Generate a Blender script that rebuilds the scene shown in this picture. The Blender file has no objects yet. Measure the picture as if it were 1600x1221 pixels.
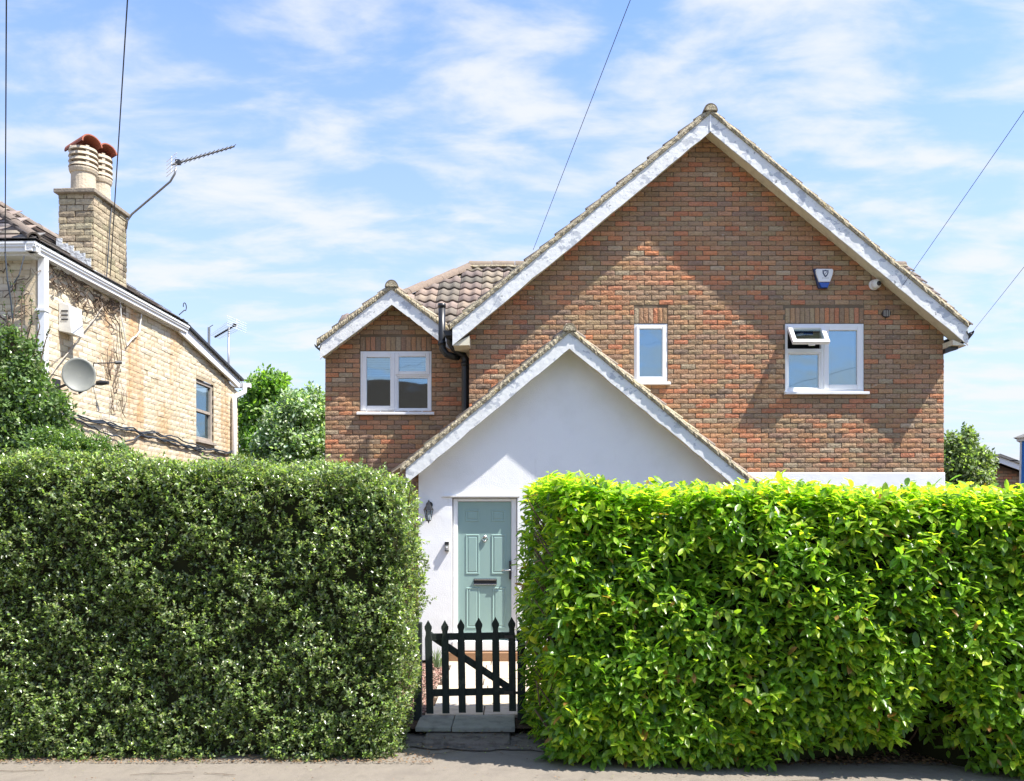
import bpy, math, random
import numpy as np
from mathutils import Vector, Matrix
random.seed(7); rng = np.random.default_rng(11)
R = math.radians
sc = bpy.context.scene
col_ = sc.collection
# ------------------------------------------------------------------ camera
CAMZ, F = 2.05, 1350.0
cd = bpy.data.cameras.new('camera'); cam = bpy.data.objects.new('camera', cd); col_.objects.link(cam)
cd.sensor_width = 36; cd.lens = 36 * F / 1600; cd.shift_y = (812 - 610.5) / 1600
cam.location = (0, 0, CAMZ); cam.rotation_euler = (R(90), 0, 0)
cd.clip_start = .1; cd.clip_end = 3000
sc.camera = cam
# ------------------------------------------------------------------ light
SUN = Vector((.90, -.33, 1.49)).normalized()
sl = bpy.data.lights.new('sun', 'SUN'); sl.energy = 4.2; sl.angle = R(.53); sl.color = (1, .955, .88)
so = bpy.data.objects.new('sun', sl); col_.objects.link(so)
so.rotation_euler = SUN.to_track_quat('Z', 'Y').to_euler(); so.location = (0, 0, 30)
sc.view_settings.view_transform = 'Standard'; sc.view_settings.look = 'None'
sc.view_settings.gamma = 1; sc.view_settings.use_curve_mapping = False
sc.view_settings.exposure = 1.32
sc.cycles.max_bounces = 8; sc.cycles.transparent_max_bounces = 12
w = bpy.data.worlds.new('World'); sc.world = w; w.use_nodes = True
nt = w.node_tree; nt.nodes.clear(); N = nt.nodes.new; L = nt.links.new
def wn(t, **k):
    n = N(t)
    for a, b in k.items(): setattr(n, a, b)
    return n
sky = wn('ShaderNodeTexSky', sky_type='NISHITA', sun_disc=False)
sky.sun_elevation = math.asin(SUN.z); sky.sun_rotation = math.atan2(SUN.x, SUN.y)
sky.air_density = 1.0; sky.dust_density = .6; sky.ozone_density = 1.0
SKY_STRENGTH = .08
bg = wn('ShaderNodeBackground'); bg.inputs[1].default_value = SKY_STRENGTH
tc = wn('ShaderNodeTexCoord'); sep = wn('ShaderNodeSeparateXYZ'); L(tc.outputs['Generated'], sep.inputs[0])
def wm(op, a, b=None, c=None):
    n = wn('ShaderNodeMath', operation=op)
    for i, v in enumerate((a, b, c)):
        if v is None: continue
        if isinstance(v, (int, float)): n.inputs[i].default_value = v
        else: L(v, n.inputs[i])
    return n.outputs[0]
# clouds lie on a flat layer: project the direction on it
zz = wm('ADD', wm('MAXIMUM', sep.outputs[2], 0.0), .16)
cx = wm('DIVIDE', sep.outputs[0], zz); cy = wm('DIVIDE', sep.outputs[1], zz)
cmb = wn('ShaderNodeCombineXYZ'); L(cx, cmb.inputs[0]); L(cy, cmb.inputs[1])
mp = wn('ShaderNodeMapping'); mp.inputs['Location'].default_value = (3.2, 1.7, 0); mp.inputs['Scale'].default_value = (1.0, 1.7, 1)
mp.inputs['Rotation'].default_value = (0, 0, R(12))
L(cmb.outputs[0], mp.inputs[0])
n1 = wn('ShaderNodeTexNoise'); n1.inputs['Scale'].default_value = 3.6; n1.inputs['Detail'].default_value = 9; n1.inputs['Roughness'].default_value = .56; n1.inputs['Distortion'].default_value = .25
L(mp.outputs[0], n1.inputs[0])
n2 = wn('ShaderNodeTexNoise'); n2.inputs['Scale'].default_value = 1.1; n2.inputs['Detail'].default_value = 3
L(mp.outputs[0], n2.inputs[0])
s_ = wm('ADD', wm('MULTIPLY', n1.outputs[0], .75), wm('MULTIPLY', n2.outputs[0], .35))
low = wm('SUBTRACT', .42, sep.outputs[2]); low = wm('MULTIPLY', wm('MAXIMUM', low, 0.0), .16)
s_ = wm('ADD', s_, low)
rr = wn('ShaderNodeValToRGB'); rr.color_ramp.elements[0].position = .48; rr.color_ramp.elements[1].position = .72
rr.color_ramp.elements[0].color = (0, 0, 0, 1); rr.color_ramp.elements[1].color = (1, 1, 1, 1); rr.color_ramp.interpolation = 'EASE'
L(s_, rr.inputs[0])
cf = wm('MULTIPLY', rr.outputs[0], .9)
gain = wn('ShaderNodeMix', data_type='RGBA', blend_type='MULTIPLY'); gain.inputs[0].default_value = 1
SKY_GAIN = (1.15, 1.38, 1.8, 1)
L(sky.outputs[0], gain.inputs[6]); gain.inputs[7].default_value = SKY_GAIN
hz_ = wn('ShaderNodeValToRGB'); hz_.color_ramp.elements[0].position = .0; hz_.color_ramp.elements[0].color = (.92,)*3 + (1,)
hz_.color_ramp.elements[1].position = .52; hz_.color_ramp.elements[1].color = (.08,)*3 + (1,)
L(sep.outputs[2], hz_.inputs[0])
m0 = wn('ShaderNodeMix', data_type='RGBA'); L(hz_.outputs[0], m0.inputs[0]); L(gain.outputs[2], m0.inputs[6]); m0.inputs[7].default_value = (3.65, 4.1, 4.75, 1)
m1 = wn('ShaderNodeMix', data_type='RGBA'); L(cf, m1.inputs[0]); L(m0.outputs[2], m1.inputs[6]); m1.inputs[7].default_value = (4.7, 4.85, 5.1, 1)
L(m1.outputs[2], bg.inputs[0])
wo = wn('ShaderNodeOutputWorld'); L(bg.outputs[0], wo.inputs[0])

# ------------------------------------------------------------------ helpers
def W(px, py, Y): return Vector(((px - 800) * Y / F, Y, CAMZ + (812 - py) * Y / F))
def WX(px, Y): return (px - 800) * Y / F
def WZ(py, Y): return CAMZ + (812 - py) * Y / F
I4 = Matrix.Identity(4)
WL = {}; FR = {}
class MB:
    def __init__(s): s.v = []; s.f = []; s.c = []
    def add(s, vs, fs, M=None, col=None):
        o = len(s.v)
        if M is not None: vs = [M @ Vector(p) for p in vs]
        s.v += [tuple(p) for p in vs]; s.f += [tuple(i + o for i in f) for f in fs]
        s.c += [col or (1, 1, 1)] * len(vs); return s
    def box(s, x0, x1, y0, y1, z0, z1, M=None, col=None):
        vs = [(x0,y0,z0),(x1,y0,z0),(x1,y1,z0),(x0,y1,z0),(x0,y0,z1),(x1,y0,z1),(x1,y1,z1),(x0,y1,z1)]
        return s.add(vs, [(0,3,2,1),(4,5,6,7),(0,1,5,4),(1,2,6,5),(2,3,7,6),(3,0,4,7)], M, col)
    def prism(s, poly, y0, y1, M=None, col=None):      # polygon in x,z, counterclockwise seen from -y
        n = len(poly); vs = [(x, y0, z) for x, z in poly] + [(x, y1, z) for x, z in poly]
        fs = [tuple(range(n)), tuple(range(2*n-1, n-1, -1))] + [(i, i+n, (i+1) % n + n, (i+1) % n) for i in range(n)]
        return s.add(vs, fs, M, col)
    def tube(s, pts, r, n=8, cap=True, col=None):
        pts = [Vector(p) for p in pts]; rs = r if isinstance(r, (list, tuple)) else [r] * len(pts)
        vs = []; up = None
        for i, p in enumerate(pts):
            d = (pts[min(i+1, len(pts)-1)] - pts[max(i-1, 0)]).normalized()
            if up is None: up = Vector((0, 0, 1)) if abs(d.z) < .9 else Vector((1, 0, 0))
            a = d.cross(up).normalized(); b = a.cross(d).normalized(); up = b
            for k in range(n):
                t = 2 * math.pi * k / n; vs.append(p + rs[i] * (a * math.cos(t) + b * math.sin(t)))
        fs = []
        for i in range(len(pts) - 1):
            for k in range(n):
                fs.append((i*n+k, i*n+(k+1) % n, (i+1)*n+(k+1) % n, (i+1)*n+k))
        if cap: fs += [tuple(range(n-1, -1, -1)), tuple(range((len(pts)-1)*n, len(pts)*n))]
        return s.add(vs, fs, None, col)
    def lathe(s, c, prof, n=20, M=None, col=None):     # prof: (r, z)
        vs = []; c = Vector(c)
        for r_, z in prof:
            for k in range(n):
                t = 2*math.pi*k/n; vs.append(c + Vector((r_*math.cos(t), r_*math.sin(t), z)))
        fs = [(i*n+k, i*n+(k+1) % n, (i+1)*n+(k+1) % n, (i+1)*n+k) for i in range(len(prof)-1) for k in range(n)]
        fs += [tuple(range(n-1, -1, -1)), tuple(range((len(prof)-1)*n, len(prof)*n))]
        return s.add(vs, fs, M, col)
    def build(s, name, mat, parent=None, frame=None, smooth=False, kind=None, bevel=0):
        a = np.array(s.v, dtype=float); c = (a.min(0) + a.max(0)) / 2
        if parent is None: c[2] = a[:, 2].min()
        me = bpy.data.meshes.new(name); me.from_pydata((a - c).tolist(), [], s.f)
        at = me.color_attributes.new('col', 'FLOAT_COLOR', 'POINT')
        cc = np.ones((len(s.v), 4), dtype=np.float32); cc[:, :3] = np.array(s.c); at.data.foreach_set('color', cc.ravel())
        if smooth: me.polygons.foreach_set('use_smooth', [True] * len(me.polygons))
        me.materials.append(mat); me.update()
        return place(name, me, Matrix.Translation(Vector(c)), parent, frame, kind, bevel, smooth)
def place(name, me, M, parent=None, frame=None, kind=None, bevel=0, smooth=False):
    o = bpy.data.objects.new(name, me); col_.objects.link(o)
    if parent is not None:
        o.parent = parent; o.matrix_local = Matrix.Translation(-WL[parent.name]) @ M; FR[o.name] = FR[parent.name]
    else:
        f = frame or I4; o.matrix_world = f @ M; FR[o.name] = f
    WL[o.name] = M.translation.copy()
    if M.to_3x3() != Matrix.Identity(3): WL[o.name] = M.translation.copy()
    if kind: o['kind'] = kind
    if bevel:
        b = o.modifiers.new('bevel', 'BEVEL'); b.width = bevel; b.segments = 2; b.limit_method = 'ANGLE'; b.angle_limit = R(40)
    return o
def thing(name, label, cat, loc, frame=None, group=None):
    o = bpy.data.objects.new(name, None); col_.objects.link(o); f = frame or I4
    o.matrix_world = f @ Matrix.Translation(Vector(loc)); WL[o.name] = Vector(loc); FR[o.name] = f
    o.empty_display_size = .2
    return tag(o, label, cat, group)
def tag(o, label, cat, group=None):
    o['label'] = label; o['category'] = cat
    if group: o['group'] = group
    return o
def hashn(x, y, z, s=0):      # smooth pseudo noise, numpy, about -1..1
    x = np.asarray(x, float); y = np.asarray(y, float); z = np.asarray(z, float)
    r = 0
    for i, (a, b, c, p, q) in enumerate([(2.1,1.3,1.7,.3,1.0),(-1.4,2.6,2.2,2.1,.8),(3.7,-2.9,3.3,4.0,.55),(-5.2,4.1,6.3,1.2,.4),(8.3,7.1,-7.7,3.3,.3),(13.1,-11.2,12.4,5.1,.2)]):
        r = r + q*np.sin(a*x + b*y + c*z + p + s*(i+1.7))
    return r / 1.9
# ------------------------------------------------------------------ materials
def mat(name, base=(.5,.5,.5), rough=.7, attr=False, var=None, bump=None, spec=.5, metal=0, extra=None):
    """var: list of (scale, detail, lo, hi, colour, factor) stains; bump: (scale, detail, distance)"""
    m = bpy.data.materials.new(name); m.use_nodes = True; t = m.node_tree; p = t.nodes['Principled BSDF']; n = t.nodes.new; l = t.links.new
    geo = n('ShaderNodeNewGeometry')
    cur = None
    if attr:
        a = n('ShaderNodeAttribute'); a.attribute_name = 'col'; cur = a.outputs[0]
    else:
        a = n('ShaderNodeRGB'); a.outputs[0].default_value = (*base, 1); cur = a.outputs[0]
    for v in (var or []):
        sc_, det, lo, hi, colr, fac = v[:6]
        mpn = n('ShaderNodeMapping'); l(geo.outputs[0], mpn.inputs[0]); mpn.inputs['Scale'].default_value = v[6] if len(v) > 6 else (1, 1, 1)
        mpn.inputs['Location'].default_value = (random.uniform(-9, 9),)*3
        x = n('ShaderNodeTexNoise'); x.inputs['Scale'].default_value = sc_; x.inputs['Detail'].default_value = det; x.inputs['Roughness'].default_value = .62
        l(mpn.outputs[0], x.inputs[0])
        mr = n('ShaderNodeMapRange'); mr.inputs[1].default_value = lo; mr.inputs[2].default_value = hi; mr.inputs[4].default_value = fac; l(x.outputs[0], mr.inputs[0])
        mx = n('ShaderNodeMix'); mx.data_type = 'RGBA'; l(mr.outputs[0], mx.inputs[0]); l(cur, mx.inputs[6]); mx.inputs[7].default_value = (*colr, 1)
        cur = mx.outputs[2]
    l(cur, p.inputs['Base Color'])
    p.inputs['Roughness'].default_value = rough; p.inputs['Specular IOR Level'].default_value = spec; p.inputs['Metallic'].default_value = metal
    prev = None
    for b in (bump or []):
        x = n('ShaderNodeTexNoise'); x.inputs['Scale'].default_value = b[0]; x.inputs['Detail'].default_value = b[1]; l(geo.outputs[0], x.inputs[0])
        bn = n('ShaderNodeBump'); bn.inputs['Strength'].default_value = 1; bn.inputs['Distance'].default_value = b[2]; l(x.outputs[0], bn.inputs['Height'])
        if prev: l(prev, bn.inputs['Normal'])
        prev = bn.outputs[0]
    if prev: l(prev, p.inputs['Normal'])
    return m
M_ = {}
M_['brick'] = mat('brick_red', attr=True, rough=.9, spec=.2, var=[(26, 6, .45, .75, (.10,.08,.06), .5, (1,1,2.2)), (42, 5, .55, .75, (.45,.34,.25), .5, (1,1,1.6)), (1.1, 4, .55, .8, (.13,.10,.075), .35), (9,4,.66,.74,(.55,.5,.42),.55,(1,1,2.5))], bump=[(60, 6, .012), (18, 3, .012)])
M_['mortar'] = mat('mortar_dark', (.17,.125,.085), .95, var=[(6, 5, .4, .7, (.22,.18,.13), .6)], bump=[(90, 3, .004)], spec=.1)
M_['mortar_pale'] = mat('mortar_pale', (.40,.33,.23), .95, var=[(6, 5, .4, .7, (.36,.27,.17), .6)], bump=[(90, 3, .004)], spec=.1)
M_['cream_brick'] = mat('brick_cream', attr=True, rough=.92, spec=.15, var=[(30, 6, .5, .8, (.52,.42,.29), .35), (1.5, 4, .53, .68, (.47,.27,.12), .85, (1,1,.22)), (5, 5, .62, .76, (.36,.29,.2), .4)], bump=[(50, 5, .004)])
M_['chimney_brick'] = mat('brick_chimney', attr=True, rough=.92, spec=.15, var=[(22, 6, .45, .75, (.16,.13,.09), .7), (2.1, 4, .5, .7, (.17,.15,.11), .5)], bump=[(50, 5, .008)])
M_['upvc'] = mat('white_plastic', (.82,.82,.82), .35, var=[(5, 4, .5, .8, (.7,.7,.67), .35)])
M_['board'] = mat('peeling_white_paint', (.76,.77,.76), .6, var=[(5, 7, .565, .58, (.40,.43,.48), .75, (1,1,1.4)), (13, 4, .66, .68, (.17,.18,.2), .85), (2, 3, .5, .7, (.6,.6,.57), .5)], bump=[(14, 4, .006)])
M_['soffit'] = mat('soffit_paint', (.74,.68,.52), .7, var=[(8, 4, .5, .7, (.5,.44,.32), .6)])
M_['render'] = mat('white_render', (.86,.865,.87), .85, spec=.2, var=[(1.2, 5, .5, .8, (.68,.68,.66), .5), (3, 5, .62, .75, (.6,.59,.55), .35, (1,1,.3))], bump=[(70, 4, .004), (2, 3, .012)])
M_['verge'] = mat('lichened_mortar', (.46,.40,.28), .95, spec=.1, var=[(28, 5, .46, .62, (.17,.14,.10), .75), (45, 4, .6, .66, (.55,.5,.38), .85), (12, 4, .56, .66, (.36,.27,.11), .6)], bump=[(60, 5, .02)])
M_['tile'] = mat('concrete_tile', attr=True, rough=.9, spec=.15, var=[(14, 5, .48, .7, (.17,.14,.12), .55), (40, 4, .62, .68, (.5,.46,.36), .6), (9, 4, .6, .7, (.12,.11,.08), .5)], bump=[(80, 4, .005)])
M_['black'] = mat('black_plastic', (.018,.019,.021), .35, var=[(12, 3, .5, .8, (.05,.05,.05), .5)])
M_['glasswall'] = None
M_['door'] = mat('sage_green_door', (.27,.40,.365), .5, var=[(3, 3, .4, .8, (.30,.42,.38), .4)], bump=[(200, 2, .0006)])
M_['chrome'] = mat('brushed_chrome', (.7,.7,.7), .18, metal=1)
M_['gate'] = mat('dark_green_wood', (.012,.022,.018), .7, var=[(30, 4, .5, .7, (.035,.045,.035), .7, (1,1,.2)), (10, 4, .62, .7, (.09,.10,.07), .5)], bump=[(60, 4, .004)])
M_['slab'] = mat('sandstone_slab', attr=True, rough=.9, spec=.2, var=[(9, 5, .5, .75, (.22,.17,.12), .5)], bump=[(40, 5, .008)])
M_['bluestone'] = mat('grey_green_stone', (.27,.275,.235), .85, var=[(7, 5, .45, .7, (.13,.13,.12), .7), (25, 4, .62, .7, (.34,.33,.29), .6)], bump=[(40, 5, .01)])
M_['timber'] = mat('orange_timber', (.26,.145,.075), .7, var=[(14, 5, .45, .7, (.22,.10,.04), .7, (.1,1,1))], bump=[(50, 3, .003)])
M_['paving'] = mat('pale_tarmac', (.265,.23,.19), .95, spec=.15, var=[(260, 2, .42, .62, (.15,.135,.115), .55), (3, 5, .5, .7, (.19,.165,.14), .7), (38, 4, .64, .7, (.18,.14,.11), .5)], bump=[(240, 3, .006), (6, 3, .02)])
M_['road'] = mat('asphalt', (.14,.135,.13), .9, var=[(100, 2, .4, .7, (.2,.195,.19), .7)], bump=[(200, 3, .006)])
M_['oldtar'] = mat('cracked_tarmac', (.18,.155,.13), .95, var=[(9, 6, .5, .6, (.08,.07,.06), .8), (60, 4, .6, .68, (.26,.23,.2), .7)], bump=[(12, 6, .04), (90, 4, .01)])
M_['capstone'] = mat('weathered_cap', (.26,.22,.17), .9, var=[(12, 5, .5, .7, (.15,.13,.1), .7)], bump=[(40, 4, .008)])
M_['kerb'] = mat('kerb_concrete', (.36,.35,.32), .9, bump=[(60, 4, .006)])
M_['soil'] = mat('soil', (.075,.05,.035), .95, spec=.1, var=[(20, 5, .45, .7, (.13,.09,.06), .8)], bump=[(30, 5, .05)])
M_['gravel'] = mat('pink_gravel', attr=True, rough=.9, var=[(60, 3, .4, .7, (.18,.1,.08), .6)])
M_['litter'] = mat('dry_leaf_litter', attr=True, rough=.85)
M_['slate'] = mat('slate', attr=True, rough=.75, var=[(8, 5, .5, .7, (.22,.17,.12), .6), (3, 4, .5, .7, (.28,.22,.15), .5)], bump=[(50, 3, .004)])
M_['lead'] = mat('lead_flashing', (.5,.53,.55), .6, var=[(14, 4, .5, .65, (.3,.32,.33), .7)], bump=[(25, 3, .02)])
M_['pot'] = mat('buff_clay', (.52,.44,.33), .85, var=[(9, 4, .5, .7, (.3,.25,.19), .6), (5, 4, .6, .7, (.6,.42,.2), .5)], bump=[(40, 3, .006)])
M_['terracotta'] = mat('terracotta', (.30,.085,.045), .75, var=[(14, 4, .5, .7, (.25,.08,.05), .6)], bump=[(40, 3, .004)])
M_['oldwhite'] = mat('old_white_plastic', (.72,.71,.67), .5, var=[(8, 4, .5, .7, (.5,.49,.45), .6)])
M_['greymetal'] = mat('grey_metal', (.3,.3,.3), .4, metal=.8)
M_['darkmetal'] = mat('dark_metal', (.04,.04,.045), .5, metal=.3)
M_['dish'] = mat('dish_grey', (.2,.205,.185), .5, var=[(6, 4, .5, .7, (.3,.3,.25), .6)])
M_['wire'] = mat('cable_black', (.03,.04,.055), .6)
M_['stem'] = mat('brown_bark', (.11,.075,.05), .9, var=[(20, 4, .5, .7, (.2,.15,.1), .6)], bump=[(40, 4, .01)])
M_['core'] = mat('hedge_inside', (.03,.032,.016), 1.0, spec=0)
M_['oldwood'] = mat('worn_wood_frame', (.36,.31,.26), .8, var=[(14, 4, .5, .7, (.18,.15,.12), .7)])
M_['blind'] = mat('pale_blind', (.42,.46,.5), .7)
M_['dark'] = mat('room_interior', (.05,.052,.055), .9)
M_['blue'] = mat('blue_paint', (.01,.16,.5), .35)
M_['greenroof'] = mat('green_copper', (.08,.16,.14), .6)
M_['navy'] = mat('navy_print', (.02,.03,.09), .4)
M_['bluelens'] = mat('blue_plastic_lens', (.015,.08,.38), .25)
M_['rust'] = mat('rusty_iron', (.055,.04,.035), .8)
def glass(name, refl=.34, tint=(.02,.03,.04), seethru=.0):
    m = bpy.data.materials.new(name); m.use_nodes = True; t = m.node_tree; t.nodes.clear(); n = t.nodes.new; l = t.links.new
    g = n('ShaderNodeBsdfGlossy'); g.inputs['Roughness'].default_value = .02; g.inputs['Color'].default_value = (.60,.80,.93,1)
    d = n('ShaderNodeBsdfTransparent'); d.inputs[0].default_value = (.75,.8,.82,1)
    mx = n('ShaderNodeMixShader'); mx.inputs[0].default_value = refl
    nz = n('ShaderNodeTexNoise'); nz.inputs['Scale'].default_value = 1.4; b = n('ShaderNodeBump'); b.inputs['Distance'].default_value = .004; b.inputs['Strength'].default_value = 1
    ge = n('ShaderNodeNewGeometry'); l(ge.outputs[0], nz.inputs[0]); l(nz.outputs[0], b.inputs['Height']); l(b.outputs[0], g.inputs['Normal'])
    l(d.outputs[0], mx.inputs[1]); l(g.outputs[0], mx.inputs[2]); o = n('ShaderNodeOutputMaterial'); l(mx.outputs[0], o.inputs[0])
    return m
M_['glass'] = glass('window_glass')
M_['lampglass'] = glass('lamp_glass', .12)
def leafmat(name, rough=.35, transl=.35, spec=.5, tr=(1.0,1.25,.35)):
    m = bpy.data.materials.new(name); m.use_nodes = True; t = m.node_tree; p = t.nodes['Principled BSDF']; n = t.nodes.new; l = t.links.new
    a = n('ShaderNodeAttribute'); a.attribute_name = 'col'
    nz = n('ShaderNodeTexNoise'); nz.inputs['Scale'].default_value = 30; ge = n('ShaderNodeNewGeometry'); l(ge.outputs[0], nz.inputs[0])
    mr = n('ShaderNodeMapRange'); mr.inputs[1].default_value = .3; mr.inputs[2].default_value = .7; mr.inputs[3].default_value = .75; mr.inputs[4].default_value = 1.2; l(nz.outputs[0], mr.inputs[0])
    vm = n('ShaderNodeVectorMath'); vm.operation = 'SCALE'; l(a.outputs[0], vm.inputs[0]); l(mr.outputs[0], vm.inputs['Scale'])
    l(vm.outputs[0], p.inputs['Base Color']); p.inputs['Roughness'].default_value = rough; p.inputs['Specular IOR Level'].default_value = spec
    tl = n('ShaderNodeBsdfTranslucent'); v2 = n('ShaderNodeVectorMath'); v2.operation = 'MULTIPLY'; v2.inputs[1].default_value = tr
    l(vm.outputs[0], v2.inputs[0]); v3 = n('ShaderNodeVectorMath'); v3.operation = 'SCALE'; v3.inputs['Scale'].default_value = 2.4; l(v2.outputs[0], v3.inputs[0]); l(v3.outputs[0], tl.inputs[0])
    mx = n('ShaderNodeMixShader'); mx.inputs[0].default_value = transl; l(p.outputs[0], mx.inputs[1]); l(tl.outputs[0], mx.inputs[2])
    l(mx.outputs[0], t.nodes['Material Output'].inputs[0]); return m
M_['laurel'] = leafmat('laurel_leaf', .3, .48, tr=(1.15,1.25,.3))
M_['privet'] = leafmat('privet_leaf', .26, .38, spec=.8, tr=(1.1,1.15,.5))
M_['holly'] = leafmat('holly_leaf', .3, .2)
M_['treeleaf'] = leafmat('tree_leaf', .45, .3)

# ------------------------------------------------------------------ ground
def sheet(name, x0, x1, y0, y1, z, m, nx=1, ny=1, wob=0):
    b = MB(); vs = []; fs = []
    for j in range(ny+1):
        for i in range(nx+1):
            x = x0+(x1-x0)*i/nx; y = y0+(y1-y0)*j/ny
            vs.append((x, y, z + (wob*float(hashn(x*1.3, y*1.3, 0)) if wob else 0)))
    for j in range(ny):
        for i in range(nx): a = j*(nx+1)+i; fs.append((a, a+1, a+nx+2, a+nx+1))
    b.add(vs, fs); return b.build(name, m, kind='structure')
sheet('ground', -900, 900, -900, 1500, -.3, M_['soil'])
sheet('road', -60, 60, -4.5, 3.9, -.22, M_['road'])
sheet('pavement', -60, 60, 4.05, 8.66, -.1, M_['paving'], 160, 24, .006)
b = MB()
b.box(-60, 60, 3.9, 4.05, -.3, -.1); b.build('kerb', M_['kerb'], kind='structure')
sheet('garden_ground', -60, 60, 8.6, 40, -.035, M_['soil'], 80, 40, .012)
b = MB(); vs = []; n = 40
for i in range(n+1):
    x = -1.25+1.75*i/n; vs += [(x, 8.02+.07*float(hashn(x*3, 1, 0))-.05*x, -.088), (x, 8.64, -.088)]
b.add(vs, [(2*i, 2*i+2, 2*i+3, 2*i+1) for i in range(n)]); b.build('worn_tarmac', M_['oldtar'], kind='structure')
# garden path: one slab at a time
pth = bpy.data.objects.new('garden_path', None); col_.objects.link(pth); pth['kind'] = 'structure'; pth.location = (-.45, 11, 0); WL['garden_path'] = Vector((-.45, 11, 0)); FR['garden_path'] = I4
y = 9.06
row = 0
while y < 12.5:
    h = (.42, .6, .6, .45)[row % 4]; x = -.86 + (0 if row % 2 else -.06)
    for wd in ((.5, .62, .4) if row % 2 else (.62, .4, .5)):
        c = random.choice([(.56,.47,.35), (.5,.43,.34), (.6,.5,.38), (.48,.42,.35)])
        b = MB(); b.box(x+.006, x+wd-.006, y+.006, min(y+h, 12.53)-.006, -.05, random.uniform(0, .006), col=c); b.build('paving_slab', M_['slab'], pth, bevel=.006)
        x += wd
    y += h; row += 1
# steps under the gate
stp = bpy.data.objects.new('entrance_step', None); col_.objects.link(stp); stp['kind'] = 'structure'; stp.location = (-.4, 8.8, -.1); WL['entrance_step'] = Vector((-.4, 8.8, -.1)); FR['entrance_step'] = I4
b = MB(); b.prism([(-.955,-.045),(-.60,-.045),(-.60,.0),(-.955,0)], 8.52, 9.05); b.build('step_slab', M_['bluestone'], stp, bevel=.008)
b = MB(); b.prism([(-.593,-.045),(.03,-.045),(.03,.004),(-.593,.004)], 8.5, 9.05); b.build('step_slab', M_['bluestone'], stp, bevel=.008)
b = MB(); b.box(-.85, -.02, 8.18, 8.56, -.15, -.055); b.build('lower_step', M_['oldtar'], stp, bevel=.012)
# gravel beside the path
b = MB()
for i in range(1500):
    x = random.uniform(-1.35, -.9); y = random.uniform(9.1, 12.4); r = random.uniform(.008, .018)
    if x > -.93: continue
    c = random.choice([(.42,.22,.17), (.3,.16,.13), (.5,.36,.28), (.2,.13,.1)])
    vs = [(x+r*random.uniform(.7,1.3)*dx, y+r*dy, -.025+r*dz) for dx,dy,dz in ((1,0,0),(0,1,0),(-1,0,0),(0,-1,0),(0,0,.9))]
    b.add(vs, [(0,1,4),(1,2,4),(2,3,4),(3,0,4)], col=c)
b.build('gravel', M_['gravel'], kind='stuff')

# ------------------------------------------------------------------ bricks
def brick_variant(wd, ht, seed, dep=.06):
    rr_ = random.Random(seed); nx, nz = 4, 2; j = .0026
    vs = []; fs = []
    for k in range(nz+1):
        for i in range(nx+1):
            ex = i in (0, nx); ez = k in (0, nz)
            dx = rr_.uniform(-j, j); dz = rr_.uniform(-j, j)
            cor = .004 if ex and ez else 0
            u = wd*i/nx + (dx if not ex else dx*1.2); z = ht*k/nz + dz
            u += cor*(1 if i == 0 else -1) if cor else 0
            vs.append((u, (.0035 if (ex or ez) else rr_.uniform(-.0035, .001)) + rr_.uniform(-.001, .001), z))
    for k in range(nz):
        for i in range(nx): a = k*(nx+1)+i; fs.append((a, a+1, a+nx+2, a+nx+1))
    ring = [(i, 0) for i in range(nx+1)] + [(nx, 1), (nx, 2)] + [(i, 2) for i in range(nx-1, -1, -1)] + [(0, 1)]
    idx = [k*(nx+1)+i for i, k in ring]; o = len(vs)
    for q in idx: vs.append((vs[q][0], dep, vs[q][2]))
    n = len(idx)
    for q in range(n): fs.append((idx[q], o+q, o+(q+1) % n, idx[(q+1) % n]))
    return vs, fs
PAL_RED = [((.50,.215,.115), 3), ((.48,.26,.145), 6), ((.43,.25,.145), 6), ((.41,.275,.17), 6), ((.35,.23,.15), 4), ((.26,.185,.13), 1.2), ((.48,.35,.24), 2.2), ((.55,.21,.10), .5)]
PAL_CREAM = [((.58,.50,.37), 5), ((.56,.48,.34), 4), ((.60,.53,.41), 4), ((.52,.43,.30), .8)]
PAL_CHIM = [((.44,.37,.25), 4), ((.39,.33,.22), 3), ((.50,.43,.30), 3), ((.29,.25,.17), 1.2)]
def pick(pal, bias=0, jit=.19):
    ws = [p[1] for p in pal]
    if bias: ws = [w_*math.exp(bias*(1 if p[0][0] > .33 and p[0][1] < .16 else -.6)) for w_, p in zip(ws, pal)]
    c = random.choices([p[0] for p in pal], ws)[0]; g = random.uniform(1-jit, 1+jit); return tuple(min(1, q*g*random.uniform(1-jit/3, 1+jit/3)) for q in c)
def variants(pal, wd, ht, n, m, tagname, dep=.06):
    out = []
    for k in range(n):
        c = pick(pal, jit={'c': .05, 'h': .09}.get(tagname, .15)); vs, fs = brick_variant(wd, ht, hash((tagname, k)) & 0xffff, dep)
        me = bpy.data.meshes.new('brick_mesh'); me.from_pydata(vs, [], fs)
        at = me.color_attributes.new('col', 'FLOAT_COLOR', 'POINT'); at.data.foreach_set('color', [v for _ in vs for v in (*c, 1)])
        me.materials.append(m); out.append((me, vs, fs, c))
    return out
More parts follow.
